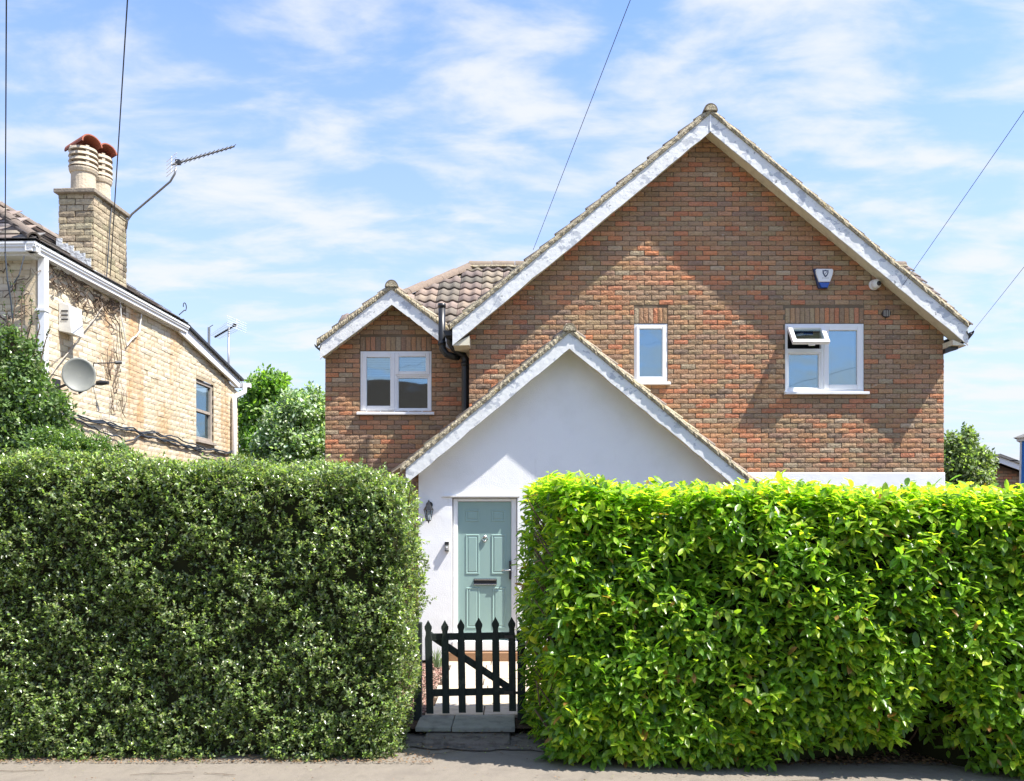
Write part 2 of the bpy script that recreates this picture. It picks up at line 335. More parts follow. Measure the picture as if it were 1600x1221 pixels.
def brick_wall(u0, u1, z0, z1, B, holes, top, CW, CH, JT, vars_, stuff, want, pal, bias=None, soldiers=(), off=0):
    """B: 4x4 basis mapping (u, depth, z) to frame coordinates; returns the candidates for single bricks"""
    wd = CW - JT; ht = CH - JT; n = 0; z = z0; out = []
    while z < z1:
        st = -(CW/2 if (n % 2) else 0) + off; u = u0 + st
        while u < u1:
            a, c = max(u, u0), min(u+wd, u1); segs = [(a, c)]
            for (h0, h1, g0, g1) in holes:
                if z + ht > g0 + .02 and z < g1 - .02:
                    ns = []
                    for (p, q) in segs:
                        if q <= h0 or p >= h1: ns.append((p, q)); continue
                        if p < h0 - .012: ns.append((p, h0 - .006))
                        if q > h1 + .012: ns.append((h1 + .006, q))
                    segs = ns
            for (p, q) in segs:
                if q - p < .03 or z + ht/2 > top((p+q)/2): continue
                S = B @ Matrix.Translation(((p), random.uniform(-.0045, .0035), z + random.uniform(-.0015, .0015))) @ Matrix.Rotation(random.uniform(-.012, .012), 4, 'Z') @ Matrix.Diagonal(((q-p)/wd, 1, 1, 1))
                out.append((S, (p+q)/2, z, q-p))
            u += CW
        z += CH; n += 1
    for (s0, s1, g0, g1, k) in soldiers:                      # upright bricks over an opening
        sw = (s1-s0)/k
        for i in range(k):
            S = B @ Matrix.Translation((s0+sw*(i+1)-JT/2, random.uniform(-.003, .003), g0+.004)) @ Matrix.Rotation(R(-90), 4, 'Y') @ Matrix.Diagonal(((g1-g0-JT)/wd, 1, (sw-JT)/ht, 1))
            out.append((S, s0+sw*(i+.5), g0, sw))
    return out
def set_bricks(cands, want, key, vars_, parent, stuff, bias=None, name='brick', pal=None):
    order = sorted(range(len(cands)), key=lambda i: key(cands[i])); single = set(order[:want])
    for i, (S, u, z, wd_) in enumerate(cands):
        me, vs, fs, c = random.choice(vars_)
        if bias:   # redder and browner patches in the wall
            bb = bias(u, z); tries = 0
            while tries < 3 and ((bb > .25 and not (c[0] > .3 and c[1] < .17)) or (bb < -.35 and c[0] > .36)):
                me, vs, fs, c = random.choice(vars_); tries += 1
        if i in single: place(name, me, S, parent)
        else: stuff.add(vs, fs, S, c)
def backing(u0, u1, z0, holes, top, kinks, B, y, mb):
    us = sorted(set([u0, u1] + [h for q in holes for h in q[:2]] + [k for k in kinks if u0 < k < u1]))
    for a, c in zip(us[:-1], us[1:]):
        mid = (a+c)/2; hs = sorted([(q[2], q[3]) for q in holes if q[0] < mid < q[1]]); z = z0
        for (g0, g1) in hs: mb.add([(a,y,z),(c,y,z),(c,y,g0),(a,y,g0)], [(0,1,2,3)], B); z = g1
        mb.add([(a,y,z),(c,y,z),(c,y,top(c)),(a,y,top(a))], [(0,1,2,3)], B)

# ------------------------------------------------------------------ the brick house
YM, YW, YP = 13.2, 13.9, 12.6            # main wall, wing wall, porch wall
house = thing('brick_house', 'red brown brick house with peeling white gable boards and white rendered porch', 'house', (2.9, 13.2, 0))
SL = .829
main_ax, main_az, MY = WX(1110, 12.87), WZ(178, 12.87), 12.87
wing_ax, wing_az, WY = WX(612, 13.6), WZ(452, 13.6), 13.6
por_ax, por_az, PY = WX(890, 12.27), WZ(520, 12.27), 12.27
def gtop(ax, az, s, d=0): return lambda u: az - abs(u-ax)*s - d
mt = gtop(main_ax, main_az, SL, .03); wt = gtop(wing_ax, wing_az, .762, .03); pt = gtop(por_ax, por_az, SL, .03)
def hole(a, c, top, bot, Y): return (WX(a, Y), WX(c, Y), WZ(bot, Y), WZ(top, Y))
h_small = hole(991, 1043, 506, 597, YM); h_big = hole(1227, 1350, 506, 612, YM); h_wing = hole(563, 674, 549, 644, YW)
uL, uR = WX(733, YM), WX(1475, YM); wl = WX(508, YW)
zledge = WZ(738, YM)
def sold(h, k, Y, hgt): return (h[0]-.0, h[1]+.0, h[3]+.006, h[3]+hgt, k)
s1 = sold(h_small, 7, YM, .245); s2 = sold(h_big, 16, YM, .245); s3 = sold(h_wing, 14, YW, .235)
def hs(h, s): return (h[0], h[1], h[2], s[3])
v_main = variants(PAL_RED, .215, .065, 64, M_['brick'], 'm')
stuff = MB(); B = Matrix.Translation((0, YM, 0))
cm = brick_wall(uL, uR, zledge, 8.0, B, [hs(h_small, s1), hs(h_big, s2)], mt, .2235, .0753, .0105, v_main, stuff, 300, PAL_RED, soldiers=(s1, s2))
vis = lambda c: ((c[1]-2.9)**2*.55 + (c[2]-5.1)**2) + (99 if c[3] < .2 and c[3] > .12 else 0) + (99 if c[2] < pt(c[1])+.3 else 0)
set_bricks(cm, 300, vis, v_main, house, stuff)
B = Matrix.Translation((0, YW, 0))
cw = brick_wall(wl, uL-.01, 2.2-.0765*26, 5.7, B, [hs(h_wing, s3)], wt, .2235, .0765, .0105, v_main, stuff, 0, PAL_RED, soldiers=(s3,))
set_bricks(cw, 0, vis, v_main, house, stuff, bias=lambda u, z: .12+.25*float(hashn(u*1.1+3, z*1.4, 0)))
stuff.build('brickwork', M_['brick'], house, kind='stuff')
mb = MB(); backing(uL, uR, zledge, [h_small, h_big], mt, [main_ax], Matrix.Translation((0, YM, 0)), .011, mb)
mb.add([(uL,YM+.011,zledge),(uL,YM+.011,mt(uL)),(uL,YM+.9,mt(uL)),(uL,YM+.9,zledge)], [(0,1,2,3)])
mb.add([(uR,YM+.011,zledge),(uR,YM+.011,mt(uR)),(uR,19.2,mt(uR)),(uR,19.2,zledge)], [(3,2,1,0)])
mb.build('gable_wall', M_['mortar'], house)
mb = MB(); backing(wl, uL, 0, [h_wing], wt, [wing_ax], Matrix.Translation((0, YW, 0)), .011, mb)
mb.add([(wl,YW+.011,0),(wl,YW+.011,wt(wl)),(wl,19.2,wt(wl)),(wl,19.2,0)], [(0,1,2,3)])
mb.build('wing_wall', M_['mortar'], house)
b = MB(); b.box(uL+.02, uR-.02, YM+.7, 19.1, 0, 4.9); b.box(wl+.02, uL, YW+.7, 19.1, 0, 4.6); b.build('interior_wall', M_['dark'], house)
b = MB(); b.box(uL+.1, uR+.015, YM-.012, YM+.4, -.1, zledge-.005); b.build('rendered_lower_wall', M_['render'], house, bevel=.012)
# porch: rendered wall with the door opening
def strip(poly, y0, y1, name, m, bev=.01): b = MB(); b.prism(poly, y0, y1); return b.build(name, m, house, bevel=bev)
pl, pr = WX(654, YP), 3.1
dx0, dx1, dzt = WX(706.5, YP), WX(808.5, YP), WZ(778, YP)
n_ = 40; b = MB(); g = lambda u: pt(u)
us = [pl, dx0, por_ax, pr]
b.prism([(pl,0),(dx0,0),(dx0,g(dx0)),(pl,g(pl))], YP, YP+.3)
b.prism([(dx0,dzt),(dx1,dzt),(dx1,g(dx1)),(dx0,g(dx0))], YP, YP+.3)
b.prism([(dx1,0),(por_ax,0),(por_ax,g(por_ax)),(dx1,g(dx1))], YP, YP+.3)
b.prism([(por_ax,0),(pr,0),(pr,g(pr)),(por_ax,g(por_ax))], YP, YP+.3)
b.box(pl, pl+.05, YP+.3, YW, 0, g(pl)); b.box(pr-.05, pr, YP+.3, YM-.02, 0, g(pr))
b.box(pl+.05, pr-.05, YP+.31, YP+.36, 0, 2.5)
b.build('porch_wall', M_['render'], house)
b = MB(); b.box(WX(692, YP), WX(812, YP), YP-.03, YP-.001, WZ(776.5, YP), WZ(774.5, YP)); b.build('door_hood', M_['upvc'], house)

def gable(ax, az, s, xl, xr, yv, yw, dep, name_mat='board'):
    """barge boards (tops follow the line az - s|x-ax|) and soffit behind them back to the wall"""
    for sgn, xe in ((-1, xl), (1, xr)):
        zt = lambda x: az - abs(x-ax)*s
        n = 26; top = []; bot = []
        for i in range(n+1):
            x = ax + (xe-ax)*i/n; lump = .012*float(hashn(x*3.1, sgn*2, az)) + (.016 if random.random() < .14 else 0)
            if i in (0, n): lump = 0
            top.append((x, zt(x))); bot.append((x, zt(x)-dep+lump*.6))
        if sgn < 0: poly = top + bot[::-1]
        else: poly = bot + top[::-1]
        if sgn < 0: poly = poly
        b = MB()
        vs = [(x, yv, z) for x, z in top] + [(x, yv, z) for x, z in bot] + [(x, yv+.025, z) for x, z in top] + [(x, yv+.025, z) for x, z in bot]
        m = n+1; fs = []
        for i in range(n):
            q = [(i, i+1, m+i+1, m+i), (2*m+i, 3*m+i, 3*m+i+1, 2*m+i+1), (m+i, m+i+1, 3*m+i+1, 3*m+i), (i, 2*m+i, 2*m+i+1, i+1)]
            fs += [tuple(reversed(f)) for f in q] if sgn > 0 else q
        fs += [(0, m, 3*m, 2*m), (n, 2*m+n, 3*m+n, m+n)]
        b.add(vs, fs); b.build('barge_board', M_[name_mat], house)
        b = MB(); d0 = dep-.065
        b.add([(ax,yv+.02,az-d0),(xe,yv+.02,zt(xe)-d0),(xe,yw+.03,zt(xe)-d0),(ax,yw+.03,az-d0),
               (ax,yv+.02,az-d0+.01),(xe,yv+.02,zt(xe)-d0+.01),(xe,yw+.03,zt(xe)-d0+.01),(ax,yw+.03,az-d0+.01)],
              [(0,1,2,3),(7,6,5,4),(0,4,5,1),(2,6,7,3),(1,5,6,2),(0,3,7,4)]); b.build('soffit', M_['soffit'], house)
gable(main_ax, main_az, SL, WX(707, MY), WX(1513, MY), MY, YM, .265)
gable(wing_ax, wing_az, .762, WX(500, WY), WX(703, WY), WY, YW, .245)
gable(por_ax, por_az, SL, WX(634, PY), 3.36, PY, YP, .225)
b = MB(); xk = WX(1110, MY); b.box(xk-.011, xk+.011, MY-.008, MY, main_az-.26, main_az-.02); b.build('board_joint_cover', M_['upvc'], house)
# box ends at the eaves
zr = main_az - SL*(WX(1513, MY)-main_ax) - .275
b = MB(); b.prism([(uR-.02, zr+.02), (WX(1512, MY), zr+.012), (WX(1508, MY), zr+.03), (uR-.02, zr+.10)], MY+.03, 19); b.build('eaves_box', M_['soffit'], house)
zl_ = main_az - SL*(main_ax-WX(707, MY)) - .275
b = MB(); b.prism([(WX(708, MY), zl_+.012), (uL+.02, zl_+.02), (uL+.02, zl_+.16), (WX(708, MY), zl_+.03)], MY+.03, YW); b.build('eaves_box', M_['soffit'], house)

# roofs
def lumpy_strip(name, p0, p1, h, y0, y1, parent, m, n=90, amp=.008):
    """mortar bedding under the verge, from p0 to p1 (x,z) with thickness h upwards"""
    b = MB(); vs = []; fs = []
    for i in range(n+1):
        t = i/n; x = p0[0]+(p1[0]-p0[0])*t; z = p0[1]+(p1[1]-p0[1])*t
        a1, a2, a3 = (random.uniform(-amp, amp) for _ in range(3))
        vs += [(x, y0+a1, z+a2*.4), (x, y0-.008+a3, z+h*.5), (x, y0+.012+a2, z+h+a1*.3), (x, y1, z+h), (x, y1, z)]
    for i in range(n):
        for k in range(5):
            q = (i*5+k, i*5+(k+1) % 5, (i+1)*5+(k+1) % 5, (i+1)*5+k); fs.append(q if p1[0] < p0[0] else q[::-1])
    fs += [(0,1,2,3,4), tuple(n*5+k for k in (4,3,2,1,0))]
    b.add(vs, fs); return b.build(name, m, parent)
def tile_geo(waves, wd, ln, t=.018, amp=.02, seg=8):
    n = waves*seg; vs = []; fs = []
    for v_ in (0, ln):
        for i in range(n+1):
            u = wd*i/n; z = amp*(.5-.5*math.cos(2*math.pi*i/seg))**1.25*1.6 - .3*amp; vs.append((u, v_, z))
    k = len(vs)
    for v_ in (0, ln):
        for i in range(n+1): u, _, z = vs[(0 if v_ == 0 else n+1)+i]; vs.append((u, v_, z-t))
    for i in range(n):
        fs.append((i, i+1, n+2+i, n+1+i)); fs.append((k+i, k+i+1, i+1, i)); fs.append((k+i, k+n+1+i, k+n+2+i, k+i+1))
    fs.append((0, n+1, k+n+1, k)); fs.append((n, k+n, k+2*n+1, 2*n+1))
    return vs, fs
PAL_TILE = [((.25,.205,.165), 4), ((.22,.185,.15), 3), ((.28,.23,.18), 2), ((.18,.155,.125), 1)]
def tile_vars(waves, wd, ln, n, pal=PAL_TILE, m='tile', **k):
    out = []
    for _ in range(n):
        vs, fs = tile_geo(waves, wd, ln, **k); c = pick(pal); me = bpy.data.meshes.new('tile_mesh'); me.from_pydata(vs, [], fs)
        at = me.color_attributes.new('col', 'FLOAT_COLOR', 'POINT'); at.data.foreach_set('color', [q for _ in vs for q in (*c, 1)])
        me.polygons.foreach_set('use_smooth', [len(f) == 4 and f[1] == f[0]+1 and f[0] < 2*(waves*k.get('seg', 8)+1) for f in fs]) if hasattr(me, 'polygons') else 0
        me.materials.append(M_[m]); out.append((me, vs, fs, c))
    return out
def basis(o, u, v, n): 
    M = Matrix.Identity(4)
    for i, a in enumerate((u, v, n)):
        for r in range(3): M[r][i] = a[r]
    for r in range(3): M[r][3] = o[r]
    return M
def tile_roof(o, u, v, ucount, vcount, wd, gauge, vars_, roof, joined, single, inside=lambda p: True, ln=None, t=.03):
    u = Vector(u).normalized(); v = Vector(v).normalized(); n = u.cross(v).normalized(); ln = ln or gauge*1.12
    v2 = (v*ln - n*t).normalized(); n2 = u.cross(v2).normalized()
    for j in range(vcount):
        for i in range(ucount):
            p = Vector(o) + u*(i*wd) + v*(j*gauge) + n*(t+.004*math.sin(i*7.3+j*3.1))
            if not inside(p + u*wd/2 + v*gauge/2): continue
            me, vs, fs, c = random.choice(vars_); M = basis(p, u, v2, n2) @ Matrix.Rotation(random.uniform(-.006, .006), 4, 'Z')
            if single(i, j, p): place('tile', me, M, roof)
            else: joined.add(vs, fs, M, c)
ridge_half = lambda r, t=.015, n=12: [(r*math.cos(math.pi*k/n), r*math.sin(math.pi*k/n)) for k in range(n+1)]
def ridge_tiles(p0, p1, r, roof, ln=.42, fill=False, colr=(.33,.24,.19)):
    p0 = Vector(p0); p1 = Vector(p1); d = (p1-p0); tot = d.length; d.normalize(); side = d.cross(Vector((0,0,1))).normalized(); up = side.cross(d).normalized()
    k = max(1, int(tot/ln)); ln = tot/k; outer = ridge_half(r); inner = ridge_half(r-.018)[::-1]; poly = outer + inner
    for i in range(k):
        b = MB(); a = p0 + d*(ln*i+.004); e = p0 + d*(ln*(i+1)-.004); n = len(poly)
        jit = up*random.uniform(-.006, .006)
        vs = [a+jit+side*x+up*z*1.06 for x, z in poly] + [e+jit+side*x+up*z*.97 for x, z in poly]
        fs = [(q, q+n, (q+1) % n+n, (q+1) % n) for q in range(n)]
        m = len(outer)
        fs += [(q, q+1, n-2-q, n-1-q) for q in range(m-1)] + [(n+n-1-q, n+n-2-q, n+q+1, n+q) for q in range(m-1)]
        g = random.uniform(.85, 1.15); b.add(vs, fs, col=tuple(c*g for c in colr)); b.build('ridge_tile', M_['tile'], roof)
    if fill:
        b = MB(); pts = ridge_half(r-.02); n = len(pts); a = p0 - d*.012; e = p0 + d*.05
        b.add([a+side*x+up*z for x, z in pts]+[e+side*x+up*z for x, z in pts], [tuple(range(n)), tuple(range(2*n-1, n-1, -1))]+[(q, q+n, q+n+1, q+1) for q in range(n-1)])
        b.build('ridge_mortar', M_['verge'], roof)
def gable_roof(name, ax, az, s, xl, xr, yv, yb, tiles, wd, bed=.085, clip=None, yplane=None):
    yplane = yplane if yplane is not None else yb
    roof = MB(); th = math.atan(s); nrm = bed
    zt = lambda x: az + bed - abs(x-ax)*s
    roof.prism([(xl, zt(xl)-.03), (ax, az+bed-.03), (xr, zt(xr)-.03), (xr, zt(xr)), (ax, az+bed), (xl, zt(xl))], yv+.05, yplane)
    ro = roof.build(name, M_['verge'], house)
    for xe in (xl, xr): lumpy_strip('verge_mortar', (ax, az+.002), (xe, az+.002-abs(xe-ax)*s), bed+.004, yv-.02, yv+.06, ro, M_['verge'])
    J = MB(); g = .30; L_ = abs
    for sgn, xe in ((-1, xl), (1, xr)):
        ln = abs(xe-ax)/math.cos(th); k = int(ln/g)+1
        v = Vector((-sgn*math.cos(th), 0, math.sin(th))); u = Vector((0, -sgn*1.0, 0)) ; u = Vector((0, 1, 0)) if sgn > 0 else Vector((0, -1, 0))
        nn = int((yb-yv)/wd); e = Vector((xe, 0, zt(xe))) - v*(g*k-ln-.03)
        o = Vector((e.x, (yv+.0) if sgn > 0 else (yv+.0+nn*wd), e.z))
        tile_roof(o, u, v, nn, k, wd, g, tiles, ro, J, (lambda i, j, p: i == 0) if sgn > 0 else (lambda i, j, p, nn=nn: i == nn-1), inside=clip or (lambda p: True))
    if J.v: J.build('roof_tiling', M_['tile'], ro, kind='stuff')
    return ro
PAL_OLD = [((.34,.29,.22), 4), ((.4,.34,.25), 3), ((.24,.21,.17), 3)]
tv = tile_vars(2, .33, .34, 10, PAL_OLD)
rm = gable_roof('main_roof', main_ax, main_az, SL, WX(703, MY), WX(1513, MY), MY, 18.9, tv, .33)
ridge_tiles((main_ax-.0, MY-.035, main_az+.03), (main_ax, 18.8, main_az+.03), .105, rm, fill=True, colr=(.2,.17,.13))
cross_z = lambda y: 6.87 - (16.5-y)*.7265
rw = gable_roof('wing_roof', wing_ax, wing_az, .762, WX(495, WY), WX(706, WY), WY, 15.6, tv, .33, clip=lambda p: p.z+.05 > cross_z(p.y), yplane=14.6)
ridge_tiles((wing_ax, WY-.035, wing_az+.03), (wing_ax, 15.15, wing_az+.03), .105, rw, fill=True, colr=(.17,.15,.12))
rp = gable_roof('porch_roof', por_ax, por_az, SL, WX(626, PY), 3.42, PY, 13.21, tv, .33, yplane=13.19)
ridge_tiles((por_ax, PY-.035, por_az+.02), (por_ax, 13.17, por_az+.02), .10, rp, fill=True, colr=(.3,.25,.17))
b = MB(); b.prism([(WX(628,PY), 2.72), (uL, 2.72+SL*(uL-WX(628,PY))), (uL, 2.78+SL*(uL-WX(628,PY))), (WX(628,PY), 2.78)], 13.2, 13.92); b.build('porch_roof_back', M_['verge'], rp)
# cross roof behind, front slope with single tiles
cr = MB(); xe0, xe1, rz, ry = -3.0, 7.5, 6.87, 16.5
ey = 14.35; ez = rz-(ry-ey)*.7265
cr.add([(xe0+.1-.0, ey, ez-.03), (xe1-.02, ey, ez-.03), (xe1-.02, ry, rz-.03), (-.79, ry, rz-.03), (xe1-.02, 19.3, ez-.03), (xe0+.1, 19.3, ez-.03)],
       [(0,1,2,3), (3,2,4,5), (0,3,5), (1,4,2)])
cro = cr.build('cross_roof', M_['verge'], house)
tv2 = tile_vars(2, .388, .36, 16)
J = MB(); vdir = Vector((0, 1, .7265)).normalized(); gg = .30
inside = lambda p: p.x > -.79-(ry-p.y)+.04 and p.z < rz-.02 and p.z > mt(p.x)-.35 - (99 if (p.x < main_ax-3.2 or p.x > 6.2) else 0) and not (abs(p.x-wing_ax) < 1.25 and p.z < wing_az+.06-abs(p.x-wing_ax)*.762)
tile_roof((-3.27, ey, ez), (1,0,0), vdir, 28, 12, .388, gg, tv2, cro, J, lambda i, j, p: p.x < .4 or p.x > 6.3, inside=lambda p: inside(p) and (p.x < .8 or p.x > 5.9))
if J.v: J.build('roof_tiling', M_['tile'], cro, kind='stuff')
ridge_tiles((-.82, ry, rz+.0), (xe1, ry, rz+.0), .115, cro, fill=False, colr=(.24,.19,.145))
hd = Vector((-1, -1, -.7265)); h0 = Vector((-.79, ry, rz-.03)); ridge_tiles(h0, h0+hd*1.6, .115, cro, fill=False, colr=(.24,.185,.145))
lumpy_strip('verge_mortar', (-.8, rz-.04), (xe1, rz-.04), .05, ry-.13, ry-.09, cro, M_['verge'], amp=.01)

# windows
def frame_rect(b, x0, x1, z0, z1, t, y0, y1, tt=None):
    tt = tt or t
    b.box(x0, x0+t, y0, y1, z0, z1); b.box(x1-t, x1, y0, y1, z0, z1); b.box(x0+t, x1-t, y0, y1, z0, z0+tt); b.box(x0+t, x1-t, y0, y1, z1-tt, z1)
def pane(win, x0, x1, z0, z1, y, m='glass'):
    b = MB(); b.box(x0, x1, y, y+.006, z0, z1); return b.build('pane', M_[m], win)
def light(win, x0, x1, z0, z1, yf, t=.055):      # a sash: proud frame with glass set back in it
    b = MB(); frame_rect(b, x0, x1, z0, z1, t, yf, yf+.05); b.build('sash', M_['upvc'], win, bevel=.008)
    pane(win, x0+t-.005, x1-t+.005, z0+t-.005, z1-t+.005, yf+.03)
def sill(win, x0, x1, z, Y, d=.07):
    b = MB(); b.add([(x0,Y-d,z-.05),(x1,Y-d,z-.05),(x1,Y+.04,z-.05),(x0,Y+.04,z-.05),(x0,Y-d,z-.012),(x1,Y-d,z-.012),(x1,Y+.04,z+.012),(x0,Y+.04,z+.012)],
                    [(0,3,2,1),(4,5,6,7),(0,1,5,4),(1,2,6,5),(2,3,7,6),(3,0,4,7)]); b.build('sill', M_['upvc'], win, bevel=.004)
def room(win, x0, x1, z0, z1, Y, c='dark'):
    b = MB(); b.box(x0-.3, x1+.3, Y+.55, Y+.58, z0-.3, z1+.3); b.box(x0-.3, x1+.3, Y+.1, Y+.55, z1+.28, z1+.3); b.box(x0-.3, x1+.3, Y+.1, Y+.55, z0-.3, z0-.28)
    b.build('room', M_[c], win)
# small window
x0, x1, z0, z1 = h_small; yf = YM+.012
b = MB(); frame_rect(b, x0, x1, z0, z1, .035, yf, yf+.07); win = b.build('window', M_['upvc'], house, bevel=.004)
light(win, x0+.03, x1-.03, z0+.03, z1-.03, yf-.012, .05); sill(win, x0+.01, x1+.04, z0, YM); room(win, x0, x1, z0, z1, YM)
b = MB(); b.box(x0-.05, x1+.05, YM+.16, YM+.165, z0, z1); b.build('curtain', M_['blind'], win)
# big window, upper left light pushed open
x0, x1, z0, z1 = h_big; xm = WX(1287, YM); zm = WZ(548, YM)
b = MB(); frame_rect(b, x0, x1, z0, z1, .04, yf, yf+.07); b.box(xm-.035, xm+.03, yf-.002, yf+.07, z0+.04, z1-.04); b.box(x0+.04, xm-.035, yf, yf+.07, zm-.03, zm+.03)
win = b.build('window', M_['upvc'], house, bevel=.004)
light(win, xm+.005, x1-.03, z0+.03, z1-.03, yf-.014, .075)
light(win, x0+.03, xm-.03, z0+.03, zm-.02, yf+.012, .035)
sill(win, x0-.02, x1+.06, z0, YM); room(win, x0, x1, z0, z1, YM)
b = MB(); b.box(x0-.1, x0+.06, YM+.13, YM+.14, z0, z1); b.box(xm+.1, x1+.05, YM+.2, YM+.205, z0, z1); b.build('curtain', M_['blind'], win)
ow = xm-.035-(x0+.04)+.04; oh = .40; hx = x0+.03
Mo = Matrix.Translation((hx, yf-.012, z1-.05)) @ Matrix.Rotation(R(-41), 4, 'X')
t = .06; b = MB()
for q in ((0, t, -oh, 0), (ow-t, ow, -oh, 0), (t, ow-t, -oh, -oh+t), (t, ow-t, -t, 0)): b.box(q[0], q[1], -.03, .025, q[2], q[3], Mo)
opn = b.build('open_sash', M_['upvc'], win)
b = MB(); b.box(t-.004, ow-t+.004, .0, .006, -oh+t-.004, -t+.004, Mo); b.build('pane', M_['glass'], win)
b = MB(); b.box(ow*.45, ow*.62, .025, .045, -oh-.005, -oh+.03, Mo); b.build('window_handle', M_['upvc'], win)
# wing window
x0, x1, z0, z1 = h_wing; yfw = YW+.012; xm = WX(617, YW); zm = WZ(586, YW)
b = MB(); frame_rect(b, x0, x1, z0, z1, .04, yfw, yfw+.07); b.box(xm-.03, xm+.03, yfw-.002, yfw+.07, z0+.04, z1-.04); b.box(xm+.03, x1-.04, yfw, yfw+.07, zm-.025, zm+.03)
win = b.build('window', M_['upvc'], house, bevel=.004)
light(win, x0+.03, xm-.005, z0+.03, z1-.03, yfw-.014, .07); light(win, xm+.005, x1-.03, zm, z1-.03, yfw-.014, .06); light(win, xm+.02, x1-.03, z0+.03, zm-.015, yfw+.012, .035)
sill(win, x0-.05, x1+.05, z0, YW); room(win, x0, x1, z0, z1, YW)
for k in range(12):
    b = MB(); zz_ = z1-.06-k*.028; b.box(x0+.04, x1-.04, YW+.11, YW+.13, zz_-.011, zz_+.006); b.build('blind_slat', M_['blind'], win)
# door
yd = YP+.09
b = MB(); fx0, fx1 = dx0+.012, dx1-.012; zb = WZ(1001, YP); lz = WZ(784, YP); lx0, lx1 = WX(715, YP), WX(799, YP)
b.box(fx0, lx0, yd-.03, yd+.06, zb-.14, dzt-.01); b.box(lx1, fx1, yd-.03, yd+.06, zb-.14, dzt-.01); b.box(lx0, lx1, yd-.03, yd+.06, lz+.004, dzt-.01)
b.build('door_frame', M_['upvc'], house, bevel=.006)
b = MB(); b.box(dx0, dx1, YP-.02, yd+.1, zb-.15, zb-.012); b.build('door_threshold', M_['upvc'], house, bevel=.008)
b = MB(); b.box(WX(700, 12.5), WX(812, 12.5), 12.46, 12.58, -.02, zb-.16); b.build('step_board', M_['timber'], house, bevel=.005)
b = MB(); b.box(lx0+.003, lx1-.003, yd, yd+.045, zb, lz); door = b.build('door', M_['door'], house)
def raised(x0, x1, y0_, y1_):
    a, c, d, e = WX(x0, YP), WX(x1, YP), WZ(y1_, YP), WZ(y0_, YP)
    def ring(i, y): return [(a+i, y, d+i), (c-i, y, d+i), (c-i, y, e-i), (a+i, y, e-i)]
    vs = ring(0, yd-.0005)+ring(.006, yd-.009)+ring(.016, yd-.009)+ring(.028, yd-.001)+ring(.045, yd-.008); fs = []
    for k in range(4):
        for q in range(4): fs.append((k*4+q, k*4+(q+1) % 4, (k+1)*4+(q+1) % 4, (k+1)*4+q))
    fs.append((16, 17, 18, 19)); b = MB(); b.add(vs, fs); b.build('door_panel', M_['door'], door)
for q in ((726.5,748.5,797,815),(767,789,797,815),(727,748.5,835.5,898),(767.5,789.5,835.5,898),(728,749,919,983),(769,790.5,919,983)): raised(*q)
c = W(757.5, 841, YP)
b = MB(); b.tube([(c.x, yd, c.z+.02), (c.x, yd-.02, c.z+.02)], .024, 14); b.tube([(c.x+.036*math.sin(a), yd-.022, c.z-.012-.036*math.cos(a)) for a in [math.pi*.12+k*math.pi*1.76/14 for k in range(15)]], .008, 8)
b.tube([(c.x, yd-.001, c.z-.048), (c.x, yd-.03, c.z-.048)], .014, 10); b.build('door_knocker', M_['chrome'], door, smooth=True)
a0, a1, e0, e1 = WX(740, YP), WX(776, YP), WZ(914.5, YP), WZ(905, YP)
b = MB(); b.box(a0, a1, yd-.014, yd, e0, e1); lb = b.build('letterbox', M_['black'], door, bevel=.003)
b = MB(); b.box(a0+.005, a1-.005, yd-.028, yd-.0145, e1-.022, e1-.004); b.box(a0, a1, yd-.03, yd-.0145, e0, e0+.012); b.build('letterbox_flap', M_['chrome'], lb, bevel=.002)
hx_, hz1, hz0 = WX(797.5, YP), WZ(877, YP), WZ(906, YP)
b = MB(); b.box(hx_-.018, hx_+.012, yd-.045, yd-.0, hz0, hz1); hp = b.build('handle_plate', M_['darkmetal'], door, bevel=.006)
zc = WZ(891, YP); b = MB(); b.tube([(hx_, yd-.04, zc), (hx_, yd-.075, zc), (hx_-.02, yd-.08, zc), (hx_-.13, yd-.08, zc-.004)], .010, 10); b.build('door_handle', M_['chrome'], hp, smooth=True)
# vent, pipes and gutters of the brick house
def disc(c, r, d, b, n=16): b.tube([(c.x, c.y, c.z), (c.x, c.y-d, c.z)], r, n)
c = W(1384, 490.5, YM); b = MB(); disc(c, .065, .03, b); vn = b.build('round_vent', M_['rust'], house)
b = MB()
for k in range(4): b.box(c.x-.045+k*.026, c.x-.033+k*.026, YM-.036, YM-.031, c.z-.045, c.z+.045)
b.build('vent_grille', M_['kerb'], vn)
c = W(690, 478, 13.45); b = MB(); pz = lambda px, py, Y: tuple(W(px, py, Y))
b.tube([pz(690.5, 476, 13.4), pz(690.5, 535, 13.4), pz(692, 546, 13.4), pz(698, 554, 13.4), pz(707, 557, 13.42), pz(716, 558, 13.5)], .055, 14)
b.tube([pz(690.5, 475, 13.4), pz(690.5, 481, 13.4)], .062, 14); b.tube([pz(690.5, 534, 13.4), pz(690.5, 540, 13.4)], .064, 14)
b.build('soil_pipe', M_['black'], house, smooth=True)
b = MB(); b.tube([pz(703, 524, 13.3), pz(704, 536, 13.3), pz(711, 546, 13.35), pz(722, 553, 13.5), pz(727, 562, 13.5), pz(727, 585, 13.5), pz(727, 645, 13.5), pz(727, 800, 13.5)], .06, 14)
b.tube([pz(727, 566, 13.5), pz(727, 573, 13.5)], .068, 14); b.build('downpipe', M_['black'], house, smooth=True)
b = MB(); q0 = W(697, 527, 13.1); b.prism([(q0.x, q0.z), (q0.x+.10, q0.z), (q0.x+.14, q0.z+.08), (q0.x-.04, q0.z+.08)], 13.0, 13.5); b.build('hopper', M_['black'], house, bevel=.006)
